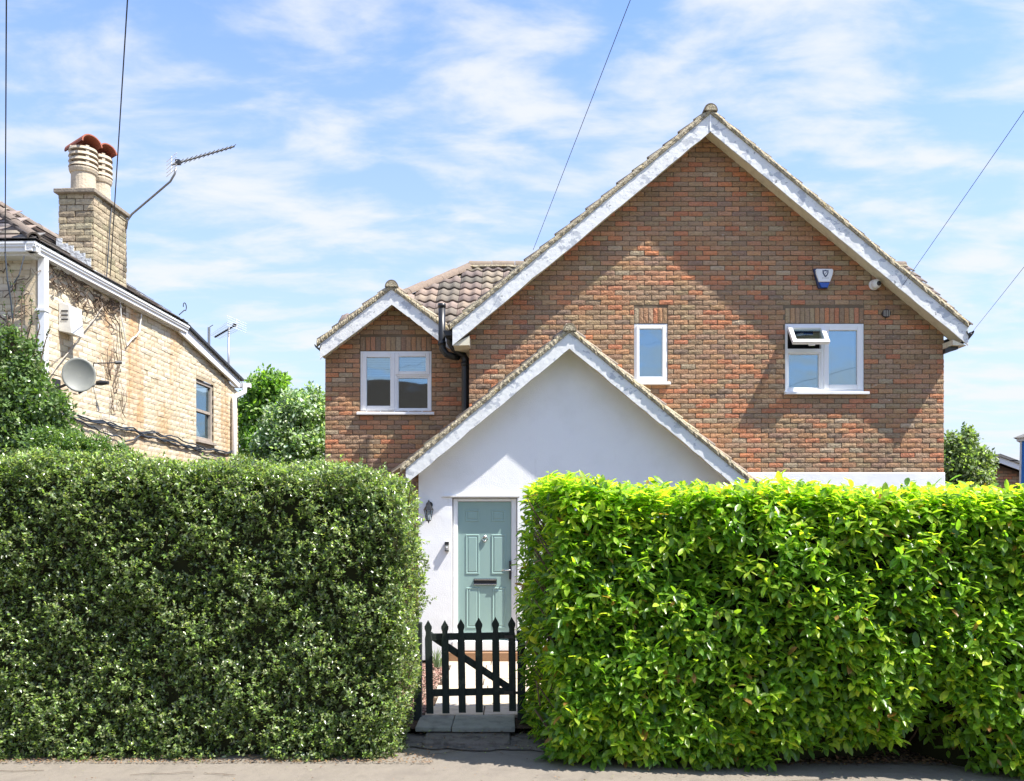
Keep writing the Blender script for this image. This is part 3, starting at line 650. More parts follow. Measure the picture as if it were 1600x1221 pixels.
def gutter(px, py, sgn, y0, y1, wdt=.11, dp=.07):
    p = W(px, py, y0); n = 8; pts = [(p.x+sgn*(wdt/2)*(1-math.cos(math.pi*k/n)), p.z-dp*math.sin(math.pi*k/n)) for k in range(n+1)]
    ins = [(p.x+sgn*(.006+(wdt/2-.006)*(1-math.cos(math.pi*k/n))), p.z-(dp-.008)*math.sin(math.pi*k/n)) for k in range(n+1)][::-1]
    b = MB(); b.prism((pts+ins) if sgn < 0 else (pts+ins)[::-1], y0, y1); b.build('gutter', M_['black'], house)
gutter(1511, 517, 1, MY-.02, 18.8); gutter(502, 538, -1, WY-.02, 18)
b = MB(); b.tube([pz(1518, 521, 12.85), pz(1508, 533, 12.95), pz(1490, 541, 13.4), pz(1480, 546, 13.4)], .03, 10); b.build('gutter_outlet', M_['black'], house, smooth=True)
b = MB(); b.prism([(WX(1477,12.98), WZ(552, 12.98)), (WX(1497,12.98), WZ(546, 12.98)), (WX(1498,12.98), WZ(537, 12.98)), (WX(1477,12.98), WZ(545, 12.98))], 12.98, 13.06); b.build('gutter_outlet', M_['black'], house)

# things fixed on the brick house
c = W(1286, 437, YM)
al = thing('alarm_box', 'white and blue burglar alarm box high on the brick gable', 'alarm box', (c.x, YM, c.z-.16))
P = [(-.135,.13),(-.115,.145),(.115,.145),(.135,.13),(.125,.06),(.085,-.055),(-.085,-.055),(-.125,.06)]; P = [(c.x+x, c.z+z) for x, z in P[::-1]]
b = MB(); b.prism(P, YM-.07, YM-.005); b.build('cover', M_['upvc'], al, bevel=.012)
P = [(-.15,.12),(-.15,.15),(.12,.152),(.14,.13),(.06,-.145),(-.075,-.145)]; P = [(c.x-.006+x, c.z+z) for x, z in P[::-1]]
b = MB(); b.prism(P, YM-.045, YM-.003); b.build('backplate', M_['navy'], al)
P = [(-.083,-.062),(.083,-.062),(.05,-.14),(-.05,-.14)]; P = [(c.x+x, c.z+z) for x, z in P[::-1]]
b = MB(); b.prism(P, YM-.065, YM-.006); b.build('blue_lens', M_['bluelens'], al, bevel=.008)
def shield(s, dz): return [(c.x+.012+x*s, c.z+.075+dz+z*s) for x, z in [(-.045,.05),(-.025,.042),(0,.052),(.025,.042),(.045,.05),(.043,0),(.02,-.045),(0,-.06),(-.02,-.045),(-.043,0)][::-1]]
b = MB(); b.prism(shield(1, 0), YM-.0735, YM-.069); b.build('shield_emblem', M_['navy'], al)
b = MB(); b.prism(shield(.6, .0), YM-.0765, YM-.0737); b.build('shield_centre', M_['upvc'], al)
b = MB(); b.tube([(c.x+.012+.012*math.sin(a*2.2), YM-.078, c.z+.075+.022*a) for a in np.linspace(-1, 1, 9)], .0035, 6); b.build('emblem_curl', M_['navy'], al)
b = MB()
for k in range(5): b.box(c.x-.038+k*.021, c.x-.026+k*.021, YM-.072, YM-.0695, c.z-.002, c.z+.008)
b.build('faded_lettering', M_['kerb'], al)
c = W(1366, 446, YM)
cm_ = thing('security_camera', 'small white ball security camera under the right gable board', 'security camera', (c.x, YM, c.z))
b = MB(); b.lathe((0,0,0), [(.001,0),(.075,0),(.08,.01),(.078,.025),(.06,.035)], 20, Matrix.Translation((c.x-.01, YM-.002, c.z)) @ Matrix.Rotation(R(90), 4, 'X')); b.build('mount', M_['upvc'], cm_, smooth=True)
def ball(b, c, r, n=14, m=9, sx=1): 
    b.lathe((0,0,0), [(max(.0005, r*math.sin(math.pi*k/m)), -r*math.cos(math.pi*k/m)*sx) for k in range(m+1)], n, Matrix.Translation(c)); return b
b = MB(); ball(b, (c.x, YM-.07, c.z), .073, 18, 12); b.build('ball_housing', M_['upvc'], cm_, smooth=True)
b = MB(); b.lathe((0,0,0), [(.001,.0),(.033,.0),(.036,.012),(.028,.02),(.001,.02)], 16, Matrix.Translation((c.x+.016, YM-.126, c.z-.006)) @ Matrix.Rotation(R(92), 4, 'X')); b.build('lens', M_['black'], cm_, smooth=True)
c = W(671, 800, YP)
ln_ = thing('wall_lantern', 'black coach lantern on the white wall left of the door', 'wall lantern', (c.x, YP, c.z))
yl = YP-.13
b = MB(); b.tube([(c.x, YP, c.z+.1), (c.x, YP-.02, c.z+.1)], .05, 14); b.tube([(c.x, YP-.02, c.z+.1), (c.x, YP-.08, c.z+.16), (c.x, yl, c.z+.15)], .01, 8); b.build('wall_bracket', M_['black'], ln_)
b = MB(); b.lathe((c.x, yl, c.z+.02), [(.075,0),(.07,.015),(.05,.05),(.03,.08),(.02,.11),(.012,.12),(.012,.14),(.001,.15)], 6); b.build('lantern_cap', M_['black'], ln_)
b = MB(); b.lathe((c.x, yl, c.z-.13), [(.03,0),(.062,.148)], 6); b.build('lantern_glass', M_['lampglass'], ln_)
b = MB(); b.lathe((c.x, yl, c.z-.17), [(.001,0),(.008,.01),(.012,.03),(.034,.035),(.034,.045)], 6)
for k in range(6): a = 2*math.pi*k/6; b.tube([(c.x+.031*math.cos(a), yl+.031*math.sin(a), c.z-.13), (c.x+.064*math.cos(a), yl+.064*math.sin(a), c.z+.02)], .005, 5)
b.build('lantern_cage', M_['black'], ln_)
b = MB(); b.tube([(c.x, yl, c.z-.12), (c.x, yl, c.z+.01)], .03, 10); b.build('bulb', M_['upvc'], ln_)
c = W(698.7, 854, YP)
db = thing('video_doorbell', 'small black and silver doorbell on the white wall beside the door frame', 'doorbell', (c.x, YP, c.z-.07))
b = MB(); b.box(c.x-.031, c.x+.031, YP-.06, YP, c.z-.072, c.z+.072); b.build('body', M_['kerb'], db, bevel=.008)
b = MB(); b.box(c.x-.029, c.x+.029, YP-.064, YP-.0605, c.z+.024, c.z+.068); b.build('camera_window', M_['black'], db)
b = MB(); b.tube([(c.x, YP-.06, c.z-.012), (c.x, YP-.068, c.z-.012)], .014, 12); b.build('button', M_['upvc'], db)
b = MB(); b.box(c.x-.029, c.x+.029, YP-.063, YP-.0605, c.z-.069, c.z-.055); b.build('lower_trim', M_['black'], db)

# ------------------------------------------------------------------ gate and posts
GY = 9.0
def gp(px, py, Y=GY): return WX(px, Y), WZ(py, Y)
gate = thing('picket_gate', 'dark green wooden picket gate with diagonal brace between the hedges', 'gate', (-.43, GY, .02))
for (xt, yt, xb, yb_) in ((669,969,672,1115),(695,969,697,1114.5),(720,967,722.5,1113.5),(748,965,749,1113),(774,964,776,1112),(799.5,964,801,1111)):
    X, Zt = gp(xt, yt); Xb, Zb = gp(xb, yb_); hw = .037
    prof = [(hw,0),(hw,.80),(.028,.845),(.027,.875),(.038,.91),(.038,.93),(.0,1.0)]
    H = Zt-Zb; pts = [(Xb+(X-Xb)*t_+w_, Zb+H*t_) for w_, t_ in prof] + [(Xb+(X-Xb)*t_-w_, Zb+H*t_) for w_, t_ in prof[-2::-1]]
    b = MB(); b.prism(pts, GY-.02, GY); b.build('picket', M_['gate'], gate, bevel=.003)
def rail(a, c, h, y0, y1, nm):
    (x0, z0), (x1, z1) = gp(*a), gp(*c); b = MB(); b.prism([(x0,z0-h/2),(x1,z1-h/2),(x1,z1+h/2),(x0,z0+h/2)], y0, y1); b.build(nm, M_['gate'], gate, bevel=.003)
rail((666,996),(803,993.5),.07,GY+.002,GY+.034,'rail'); rail((668,1083.5),(804,1080.5),.072,GY+.002,GY+.034,'rail')
rail((672,994),(801,1080),.085,GY+.036,GY+.06,'brace')
for zz_ in (995, 1082): b = MB(); x, z = gp(806, zz_); b.tube([(x-.02, GY-.03, z-.03), (x-.02, GY-.03, z+.03)], .009, 8); b.box(x-.12, x+.03, GY-.028, GY-.022, z-.014, z+.014); b.build('hinge', M_['black'], gate)
def gpost(px0, px1, pyt, label):
    x0, x1 = WX(px0, GY), WX(px1, GY); zt = WZ(pyt, GY)
    b = MB(); b.box(x0, x1, GY-.03, GY+.06, -.1, zt); o = b.build('gate_post', M_['gate'], bevel=.008); return tag(o, label, 'gate post')
gpost(647, 659, 973, 'dark green post of the gate, half in the small-leaved hedge'); gpost(808.5, 821, 986, 'dark green gate post beside the big-leaved laurel hedge')

# ------------------------------------------------------------------ foliage
SMALL = (np.array([(0,0,0),(-.27,.45,.06),(0,.5,-.02),(.27,.45,.06),(0,1,-.05)], float), [(0,2,1),(0,3,2),(1,2,4),(2,3,4)])
BIG = (np.array([(0,0,0),(-.155,.26,.035),(0,.26,-.01),(.155,.26,.035),(-.2,.58,.04),(0,.6,-.02),(.2,.58,.04),(-.12,.85,.0),(.12,.85,.0),(0,1,-.09)], float),
       [(0,2,1),(0,3,2),(1,2,5),(1,5,4),(2,3,5),(3,6,5),(4,5,7),(5,6,8),(5,8,9),(5,9,7)])
def leaves_mesh(name, tmpl, pos, dirs, nrm, size, cols, m, parent=None, kind=None, smooth=True):
    T, tris = tmpl; k = len(T); n = len(pos)
    d = dirs/np.linalg.norm(dirs, axis=1, keepdims=True); x = np.cross(d, nrm); x /= np.linalg.norm(x, axis=1, keepdims=True)+1e-9; z = np.cross(x, d)
    V = pos[:, None, :] + size[:, None, None]*(T[None, :, 0:1]*x[:, None, :] + T[None, :, 1:2]*d[:, None, :] + T[None, :, 2:3]*z[:, None, :])
    V = V.reshape(-1, 3); Fc = (np.array(tris)[None] + (np.arange(n)*k)[:, None, None]).reshape(-1, 3)
    c0 = (V.min(0)+V.max(0))/2
    if parent is None: c0[2] = V[:, 2].min()
    me = bpy.data.meshes.new(name); me.vertices.add(len(V)); me.vertices.foreach_set('co', (V-c0).astype(np.float32).ravel())
    me.loops.add(Fc.size); me.loops.foreach_set('vertex_index', Fc.astype(np.int32).ravel())
    me.polygons.add(len(Fc)); me.polygons.foreach_set('loop_start', np.arange(0, Fc.size, 3, dtype=np.int32)); me.polygons.foreach_set('loop_total', np.full(len(Fc), 3, dtype=np.int32))
    me.update(calc_edges=True)
    at = me.color_attributes.new('col', 'FLOAT_COLOR', 'POINT'); cc = np.ones((n, k, 4), np.float32); cc[:, :, :3] = cols[:, None, :]; at.data.foreach_set('color', cc.ravel())
    if smooth: me.polygons.foreach_set('use_smooth', np.ones(len(Fc), bool))
    me.materials.append(m)
    return place(name, me, Matrix.Translation(Vector(c0)), parent, None, kind)
def rb_points(n, lo, hi, r, faces):
    """points and normals on a rounded box; faces = weights of (-x,+x,-y,+y,+z)"""
    lo = np.array(lo, float); hi = np.array(hi, float); f = rng.choice(5, n, p=np.array(faces)/sum(faces)); p = lo+(hi-lo)*rng.random((n, 3))
    for k, (ax, v) in enumerate(((0, lo[0]), (0, hi[0]), (1, lo[1]), (1, hi[1]), (2, hi[2]))): p[f == k, ax] = v
    il = lo+r; ih = hi-r; il[2] = lo[2]-1; q = np.clip(p, il, ih); d = p-q; ln = np.linalg.norm(d, axis=1, keepdims=True)
    nr = d/np.maximum(ln, 1e-6); return q+nr*r, nr
def unit(a): return a/np.maximum(np.linalg.norm(a, axis=1, keepdims=True), 1e-9)
def pal_cols(n, pal, ws, jit=.2):
    pal = np.array(pal); c = pal[rng.choice(len(pal), n, p=np.array(ws)/sum(ws))]; return c*(1+jit*(rng.random((n, 1))*2-1))*(1+.08*(rng.random((n, 3))*2-1))
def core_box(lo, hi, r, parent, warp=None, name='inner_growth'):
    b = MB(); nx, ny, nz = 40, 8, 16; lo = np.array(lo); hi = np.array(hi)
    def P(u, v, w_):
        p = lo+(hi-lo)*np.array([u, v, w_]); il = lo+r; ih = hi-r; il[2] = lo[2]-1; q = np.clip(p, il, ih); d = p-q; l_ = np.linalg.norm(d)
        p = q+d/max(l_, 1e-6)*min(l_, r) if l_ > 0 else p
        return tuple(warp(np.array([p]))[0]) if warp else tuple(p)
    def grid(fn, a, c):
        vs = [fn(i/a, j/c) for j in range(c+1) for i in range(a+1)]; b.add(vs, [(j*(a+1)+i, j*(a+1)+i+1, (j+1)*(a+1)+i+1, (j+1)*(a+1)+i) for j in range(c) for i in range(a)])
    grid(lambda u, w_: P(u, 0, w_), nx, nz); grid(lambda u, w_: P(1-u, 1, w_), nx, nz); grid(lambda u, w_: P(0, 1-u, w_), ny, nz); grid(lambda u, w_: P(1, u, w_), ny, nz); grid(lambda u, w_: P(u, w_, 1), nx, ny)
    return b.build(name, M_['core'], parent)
# --- clipped small-leaved hedge
hedge = thing('privet_hedge', 'tall clipped hedge of tiny dark glossy leaves, left of the gate', 'hedge', (-3.4, 8.2, -.1))
lo, hi = (-7.6, 7.72, -.12), (-.90, 8.78, 2.53)
def warp_l(p):
    p = p.copy(); t = np.clip((p[:, 2]+.1)/2.7, 0, 1)
    p[:, 0] += np.where(p[:, 0] > -1.6, .05*np.sin(t*3.1)-.03 - .08*(1-t)**3, 0)
    p[:, 2] += (np.clip((p[:, 2]-1.2)/1.3, 0, 1)*(.07*np.clip((-3.2-p[:, 0])/1, 0, 1) + .05*np.cos((p[:, 0]+3.2)*.9) + (-.10)*np.clip((p[:, 0]+1.9)/1.1, 0, 1)**2 + .05*np.exp(-((p[:, 0]+4.2)/.5)**2)))
    p[:, 1] += .04*hashn(p[:, 0]*.8, 0, p[:, 2]*.9)
    return p
NS = 26500
p, nr = rb_points(NS, lo, hi, .30, (.2, 1.1, 5.2*2.8, .8, 5.2*1.3))
depth = rng.random(NS)**1.6*.16 - np.where(rng.random(NS) < .035, rng.random(NS)*.10, 0)
p = warp_l(p); rough = hashn(p[:, 0]*3.2, p[:, 1]*3.2, p[:, 2]*3.4, 1)
p = p + nr*(.05*rough - depth)[:, None]
gap = (hashn(p[:, 0]*2.3+7, p[:, 1]*2, p[:, 2]*2.9, 2) > .85) & (depth < .07); p = p[~gap]; nr = nr[~gap]; depth = depth[~gap]
per = 9; P_ = np.repeat(p, per, 0); Nn = np.repeat(nr, per, 0); n = len(P_); D = np.repeat(depth, per)
shoot = unit(Nn + np.array([0, 0, .9]) + .6*np.repeat(rng.normal(size=(len(p), 3)), per, 0))
along = np.tile(np.linspace(-.045, .03, per), len(p))
rad = unit(np.cross(shoot, rng.normal(size=(n, 3))))
dirs = unit(rad*.9 + shoot*(.25+.6*(along[:, None]+.045)/.075) + .2*rng.normal(size=(n, 3)))
pos = P_ + shoot*along[:, None]
young = (along > .008)
cl = pal_cols(n, [(.095,.145,.055),(.135,.185,.065),(.21,.24,.12),(.065,.085,.05)], [4, 4, 3, 2], .3)
yc = pal_cols(n, [(.28,.38,.10),(.21,.31,.08),(.40,.44,.28)], [3, 4, 2], .25); tip = np.repeat(rng.random(len(p)) < .7, per) & young
cl[tip] = yc[tip]
leaves_mesh('foliage', SMALL, pos, dirs, unit(shoot*.6+np.array([0, 0, .6])+.35*rng.normal(size=(n, 3))), rng.uniform(.026, .042, n)*np.where(young, .9, 1.1), cl, M_['privet'], hedge, 'stuff', smooth=False)
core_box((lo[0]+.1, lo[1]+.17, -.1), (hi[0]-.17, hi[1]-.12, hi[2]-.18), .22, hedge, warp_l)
b = MB()
for i in range(160):
    x = random.uniform(-6, -.95); z = random.uniform(-.05, 2.3); y0 = 7.93; a = random.uniform(-.2, .2)
    b.tube([(x, y0+.06, z), (x+a*.5, y0-.02, z+.14), (x+a, y0-.09, z+.26)], [.006, .005, .002], 5)
b.build('twigs', M_['stem'], hedge, kind='stuff')
# long loose shoots over its left end
# --- laurel hedge
lau = thing('laurel_hedge', 'bright green laurel hedge of large shiny leaves, right of the gate', 'hedge', (3.0, 8.2, -.1))
lo, hi = (.14, 7.50, -.06), (7.6, 9.1, 2.33)
def warp_r(p):
    p = p.copy(); t = np.clip((p[:, 2]+.1)/2.5, 0, 1)
    end = np.clip(1-(p[:, 0]-.1)/.9, 0, 1); p[:, 0] += end*(.30*(1-(p[:, 1]-7.5)/1.6)-.06) + end*.03*np.sin(t*9)
    top = np.clip((p[:, 2]-1.0)/1.2, 0, 1)
    p[:, 2] += (top*(.05*np.exp(-((p[:, 0]-.3)/.5)**2) - .018*(p[:, 0]-1.5) + .018*np.sin(p[:, 0]*3.3)))
    lowz = np.clip(1-(p[:, 2]+.05)/.5, 0, 1); front = p[:, 1] < 8.3
    p[:, 1] += np.where(front, .26*lowz*np.clip((p[:, 0]-2.3)/.6, 0, 1) * (1-np.clip((p[:, 0]-3.75)/.4, 0, 1)*.75) + .05*hashn(p[:, 0]*1.1, 1, p[:, 2]*1.3), 0)
    p[:, 1] += np.where(p[:, 1] < 8.9, -.13*np.clip(p[:, 0]-.6, 0, 9)*.9 - .10*np.sin(np.clip(t, 0, 1)*3.1), 0)
    p[:, 1] += np.where(front, .75*np.exp(-((p[:, 0]-3.52)/.17)**2-((p[:, 2]-.12)/.42)**2), 0)
    return p
NS = 9300
p, nr = rb_points(NS, lo, hi, .16, (.8*2.4, .3, 6*2.9, .9, 6*1.5))
depth = rng.random(NS)**1.5*.18 - np.where(rng.random(NS) < .05, rng.random(NS)*.09, 0)
p = warp_r(p); p = p + nr*(.035*hashn(p[:, 0]*3, p[:, 1]*3, p[:, 2]*3, 4) - depth)[:, None]
keep = ~((p[:, 0] > 2.2) & (p[:, 0] < 3.9) & (p[:, 2] < .12)) & (p[:, 2] > -.03); p = p[keep]; nr = nr[keep]; depth = depth[keep]
per = 7; P_ = np.repeat(p, per, 0); Nn = np.repeat(nr, per, 0); n = len(P_); D = np.repeat(depth, per)
upw = np.where(P_[:, 2:3] > 2.1, 1.2, .55)
shoot = unit(Nn + np.array([0, 0, 1])*upw + .45*np.repeat(rng.normal(size=(len(p), 3)), per, 0))
idx = np.tile(np.arange(per), len(p)); along = (idx/(per-1)-.75)*.11
ax1 = unit(np.cross(shoot, np.repeat(unit(rng.normal(size=(len(p), 3))), per, 0))); ax2 = np.cross(shoot, ax1)
ang = idx*2.4 + np.repeat(rng.random(len(p))*6.28, per)
rad = ax1*np.cos(ang)[:, None] + ax2*np.sin(ang)[:, None]
open_ = np.interp(idx, [0, per-1], [1.15, .55])[:, None]
dirs = unit(rad*open_ + shoot*.55 + np.array([0, 0, -.30]) + .15*rng.normal(size=(n, 3)))
nrm = unit(shoot*.5 + np.array([0, 0, .9]) + .25*rng.normal(size=(n, 3)))
pos = P_ + shoot*along[:, None]; size = rng.uniform(.075, .15, n)*np.where(idx >= per-2, .8, 1)
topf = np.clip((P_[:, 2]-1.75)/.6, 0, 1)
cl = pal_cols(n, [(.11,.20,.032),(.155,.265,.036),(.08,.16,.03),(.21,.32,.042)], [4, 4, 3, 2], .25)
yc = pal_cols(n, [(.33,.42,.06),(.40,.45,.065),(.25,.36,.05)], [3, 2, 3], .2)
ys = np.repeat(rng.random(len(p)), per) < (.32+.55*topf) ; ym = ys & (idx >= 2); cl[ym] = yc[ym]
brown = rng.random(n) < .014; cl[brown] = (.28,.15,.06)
vis_ = np.where((Nn[:, 1] < -.7) & (D < .03) & (P_[:, 0] < 4.4) & (P_[:, 0] > .3) & (P_[:, 2] < 2.3) & (size > .12) & (dirs[:, 1] < -.1) & (np.abs(nrm[:, 1]) > .2))[0]
vis_ = vis_[np.argsort(-size[vis_]*np.abs(nrm[vis_, 1]))][:300]; single = np.zeros(n, bool); single[vis_] = True
r_ = ~single
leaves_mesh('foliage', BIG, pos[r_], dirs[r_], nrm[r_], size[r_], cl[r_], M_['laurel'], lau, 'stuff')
lm = []
for k in range(14):
    me = bpy.data.meshes.new('leaf_mesh'); me.from_pydata((BIG[0]*np.array([random.uniform(.9, 1.1), 1, random.uniform(.6, 1.6)])).tolist(), [], BIG[1]); c = cl[vis_[k*7 % len(vis_)]]
    at = me.color_attributes.new('col', 'FLOAT_COLOR', 'POINT'); at.data.foreach_set('color', [q for _ in range(len(BIG[0])) for q in (*c, 1)])
    me.polygons.foreach_set('use_smooth', [True]*len(me.polygons)); me.materials.append(M_['laurel']); lm.append(me)
for i in vis_:
    d = Vector(dirs[i]); x = d.cross(Vector(nrm[i])).normalized(); z = x.cross(d)
    place('leaf', random.choice(lm), basis(Vector(pos[i]), x, d, z) @ Matrix.Scale(float(size[i]), 4), lau)
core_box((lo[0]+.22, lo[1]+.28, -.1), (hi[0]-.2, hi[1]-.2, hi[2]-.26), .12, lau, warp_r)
b = MB()
for i in range(240):
    x = random.uniform(.25, 5.8); z = random.uniform(-.05, 2.1); y0 = 7.72; a = random.uniform(-.2, .2)
    b.tube([(x, y0+.1, z), (x+a*.5, y0, z+.12), (x+a, y0-.1, z+.26)], [.009, .007, .004], 5)
for i in range(70):
    y0 = random.uniform(7.6, 9.0); z = random.uniform(0, 2.0); b.tube([(.42, y0, z), (.30, y0+.05, z+.15), (.2, y0, z+.3)], [.01, .008, .004], 5)
for xx in (2.6, 3.0, 3.35, 3.6, 3.9, 4.5, .5, 1.2):
    b.tube([(xx, 8.15, -.12), (xx+.04, 8.1, .3), (xx-.03, 8.05, .7)], [.03, .024, .018], 7)
b.build('branches', M_['stem'], lau, kind='stuff')
# --- leaf litter
def litter(name, n, fx, pal, s0, s1, label=None):
    xy = np.array([fx() for _ in range(n)]); pos = np.c_[xy, np.full(n, -.088)+rng.random(n)*.012]
    pos[xy[:, 1] > 8.2, 2] += .06
    dirs = unit(np.c_[rng.normal(size=(n, 2)), .15*rng.normal(size=n)]); nm = unit(np.c_[.35*rng.normal(size=(n, 2)), np.ones(n)])
    o = leaves_mesh(name, SMALL, pos, dirs, nm, rng.uniform(s0, s1, n), pal_cols(n, pal, [1]*len(pal), .3), M_['litter'], None, 'stuff', smooth=False); return o
BR = [(.2,.11,.05),(.13,.075,.04),(.28,.17,.08),(.09,.06,.035)]
litter('leaf_litter', 5200, lambda: (random.uniform(1.6, 5.8), 7.55+random.random()**1.2*.9), BR, .025, .06)
litter('leaf_litter', 2200, lambda: (random.uniform(-5.6, -.7), 7.60+random.random()**2*.35), BR, .012, .03)
litter('leaf_litter', 260, lambda: (random.uniform(-.9, .5), random.uniform(7.9, 8.6)), BR+[(.3,.35,.1)], .015, .035)
b = MB(); n = 60
vs = []; 
for i in range(n+1):
    x = 1.2+4.9*i/n; vs += [(x, 7.68+.05*float(hashn(x*3, 0, 0)), -.097), (x, 8.3, -.06)]
b.add(vs, [(2*i, 2*i+2, 2*i+3, 2*i+1) for i in range(n)]); b.build('soil_bank', M_['soil'], kind='structure')
litter('leaf_litter', 420, lambda: (random.uniform(-5, 5), random.uniform(6.6, 7.7)), BR+[(.25,.28,.1)], .010, .028)
b = MB()
for (x, y, l_, a) in ((-3.2, 7.25, .5, .15), (-2.6, 7.3, .3, -.2), (-.7, 7.9, .35, .4), (.2, 7.7, .5, -.1), (-4.4, 7.35, .4, .05), (2.1, 7.05, .6, .12)):
    pts = [(x+l_*k/7*math.cos(a)+random.uniform(-.01, .01), y+l_*k/7*math.sin(a)+random.uniform(-.015, .015)) for k in range(8)]
    for p_, q_ in zip(pts[:-1], pts[1:]): b.add([(p_[0], p_[1]-.004, -.0905), (q_[0], q_[1]-.004, -.0905), (q_[0], q_[1]+.004, -.0895), (p_[0], p_[1]+.004, -.0895)], [(0,1,2,3)])
b.build('pavement_crack', M_['soil'], kind='structure')
# --- trees and bushes
def crown(name, label, cat, clumps, nleaf, size, pal, ws, trunk, m='treeleaf', tmpl=SMALL, up=.5):
    base = trunk[0]; t = thing(name, label, cat, base)
    b = MB(); b.tube(trunk, [.12*(1-.6*i/len(trunk)) for i in range(len(trunk))] if len(trunk) > 1 else .1, 8)
    c0 = Vector(trunk[-1])
    for (c, r) in clumps:
        c = Vector(c); mid = (c0+c)/2+Vector((random.uniform(-.1, .1), random.uniform(-.1, .1), .1)); b.tube([Vector(trunk[len(trunk)//2]), mid, c, c+Vector((random.uniform(-.3,.3)*r, 0, r*.9))], [.05, .03, .015, .005], 6)
    b.build('trunk', M_['stem'], t)
    P = []; Nn = []
    tot = sum(r*r for _, r in clumps)
    for (c, r) in clumps:
        k = int(nleaf*r*r/tot); d = unit(rng.normal(size=(k, 3))); rad = r*(.45+.6*rng.random((k, 1))**.6)*(1+.28*hashn(d[:, 0]*3+c[0], d[:, 1]*3, d[:, 2]*3+c[2])[:, None])
        P.append(np.array(c)+d*rad*np.array([1, 1, .9])); Nn.append(d)
    P = np.concatenate(P); Nn = np.concatenate(Nn); per = 5; P = np.repeat(P, per, 0); Nn = np.repeat(Nn, per, 0); n = len(P)
    P = P+rng.normal(size=(n, 3))*size*.55; dirs = unit(Nn*.6+rng.normal(size=(n, 3))*.8+np.array([0, 0, .1])); nm = unit(Nn*.5+np.array([0, 0, up])+.5*rng.normal(size=(n, 3)))
    cl = pal_cols(n, pal, ws, .3)
    leaves_mesh('crown', tmpl, P, dirs, nm, size*rng.uniform(.7, 1.25, n), cl, M_[m], t, smooth=False); return t
def clumps_px(Y, lst): return [((WX(px, Y+dy), Y+dy, WZ(py, Y+dy)), r*(Y+dy)/F) for px, py, r, dy in lst]
GR = [(.14,.23,.05),(.20,.32,.06),(.28,.42,.09),(.09,.15,.05)]
crown('leafy_tree', 'green leafy tree with rounded top behind the cream house', 'tree', clumps_px(22, [(405,612,20,0),(430,605,20,0),(395,640,22,0),(425,640,30,.3),(460,640,26,.6),(390,690,26,0),(430,680,30,.4),(480,650,20,.8),(500,680,22,.8),(440,720,40,.5),(376,650,14,0),(410,592,10,0),(438,596,9,.2)]), 3600, .13, GR, [3,4,2,2], [(WX(425,22),22,-.1),(WX(427,22),22,1.5),(WX(425,22),22,3.2)])
crown('silvery_shrub', 'silvery green bushy shrub beside the brick wing', 'shrub', clumps_px(18.5, [(440,660,26,0),(470,640,26,0),(495,640,20,.3),(430,690,26,0),(465,690,32,0),(500,690,26,.3),(415,705,18,0),(455,625,12,0),(488,615,11,.2),(450,735,40,0),(500,740,30,.2)]), 3600, .10, [(.32,.38,.27),(.20,.27,.15),(.55,.6,.5),(.12,.17,.08)], [3,4,2,3], [(WX(465,18.5),18.5,-.1),(WX(466,18.5),18.5,1),(WX(465,18.5),18.5,2.4)])
crown('olive_tree', 'dark olive green tree behind the right corner of the brick house', 'tree', clumps_px(21, [(1490,700,14,0),(1512,690,12,0),(1500,720,22,0),(1530,715,14,0),(1540,722,10,0),(1475,705,12,.3),(1485,730,22,0),(1520,745,26,0),(1480,750,26,.3),(1488,684,7,0),(1512,678,7,0),(1546,715,5,0),(1500,780,34,0)]), 2300, .11, [(.17,.21,.09),(.23,.28,.13),(.31,.35,.2),(.10,.13,.06)], [3,4,2,2], [(WX(1500,21),21,-.1),(WX(1502,21),21,1),(WX(1500,21),21,2.2)])
hb = clumps_px(9.2, [(20,610,40,0),(55,620,34,0),(78,640,28,-.1),(10,560,30,.1),(40,575,24,0),(30,670,50,0),(80,680,34,0),(5,640,40,0),(60,700,36,-.1),(110,705,20,-.2),(15,525,16,0),(50,545,12,0)])
crown('holly_bush', 'dark glossy bush with bare shoots rising above the far end of the small-leaved hedge', 'bush', hb, 3300, .056, [(.08,.13,.04),(.12,.18,.06),(.18,.26,.09),(.3,.37,.2)], [4,4,2,1], [(WX(30,9.2),9.2,-.1),(WX(32,9.2),9.2,1.6),(WX(34,9.2),9.2,3.0)], 'holly')
o_h = [o for o in col_.objects if o.name.startswith('holly_bush')][0]
b = MB(); tw = []; 
for (a, c, e) in (((35,560),(33,480),(37,440)), ((35,560),(50,500),(48,462)), ((20,560),(12,500),(5,470)), ((60,580),(72,530),(80,508)), ((50,560),(62,510),(56,480)), ((18,530),(24,470),(16,415))):
    pts = [pz(a[0], a[1], 9.2), pz(c[0], c[1], 9.2), pz(e[0], e[1], 9.2)]; b.tube(pts, [.008, .006, .002], 5)
    for k in range(26):
        t_ = random.random(); q = Vector(pts[0]).lerp(Vector(pts[1]), t_*2) if t_ < .5 else Vector(pts[1]).lerp(Vector(pts[2]), t_*2-1); tw.append(q)
b.build('bare_shoots', M_['stem'], o_h)
tw = np.array([tuple(q) for q in tw]); n = len(tw)
leaves_mesh('shoot_leaves', SMALL, tw, unit(rng.normal(size=(n, 3))), unit(rng.normal(size=(n, 3))+np.array([0, -.3, 1])), rng.uniform(.025, .05, n), pal_cols(n, [(.08,.13,.04),(.05,.08,.03)], [1, 1]), M_['holly'], o_h, smooth=False)
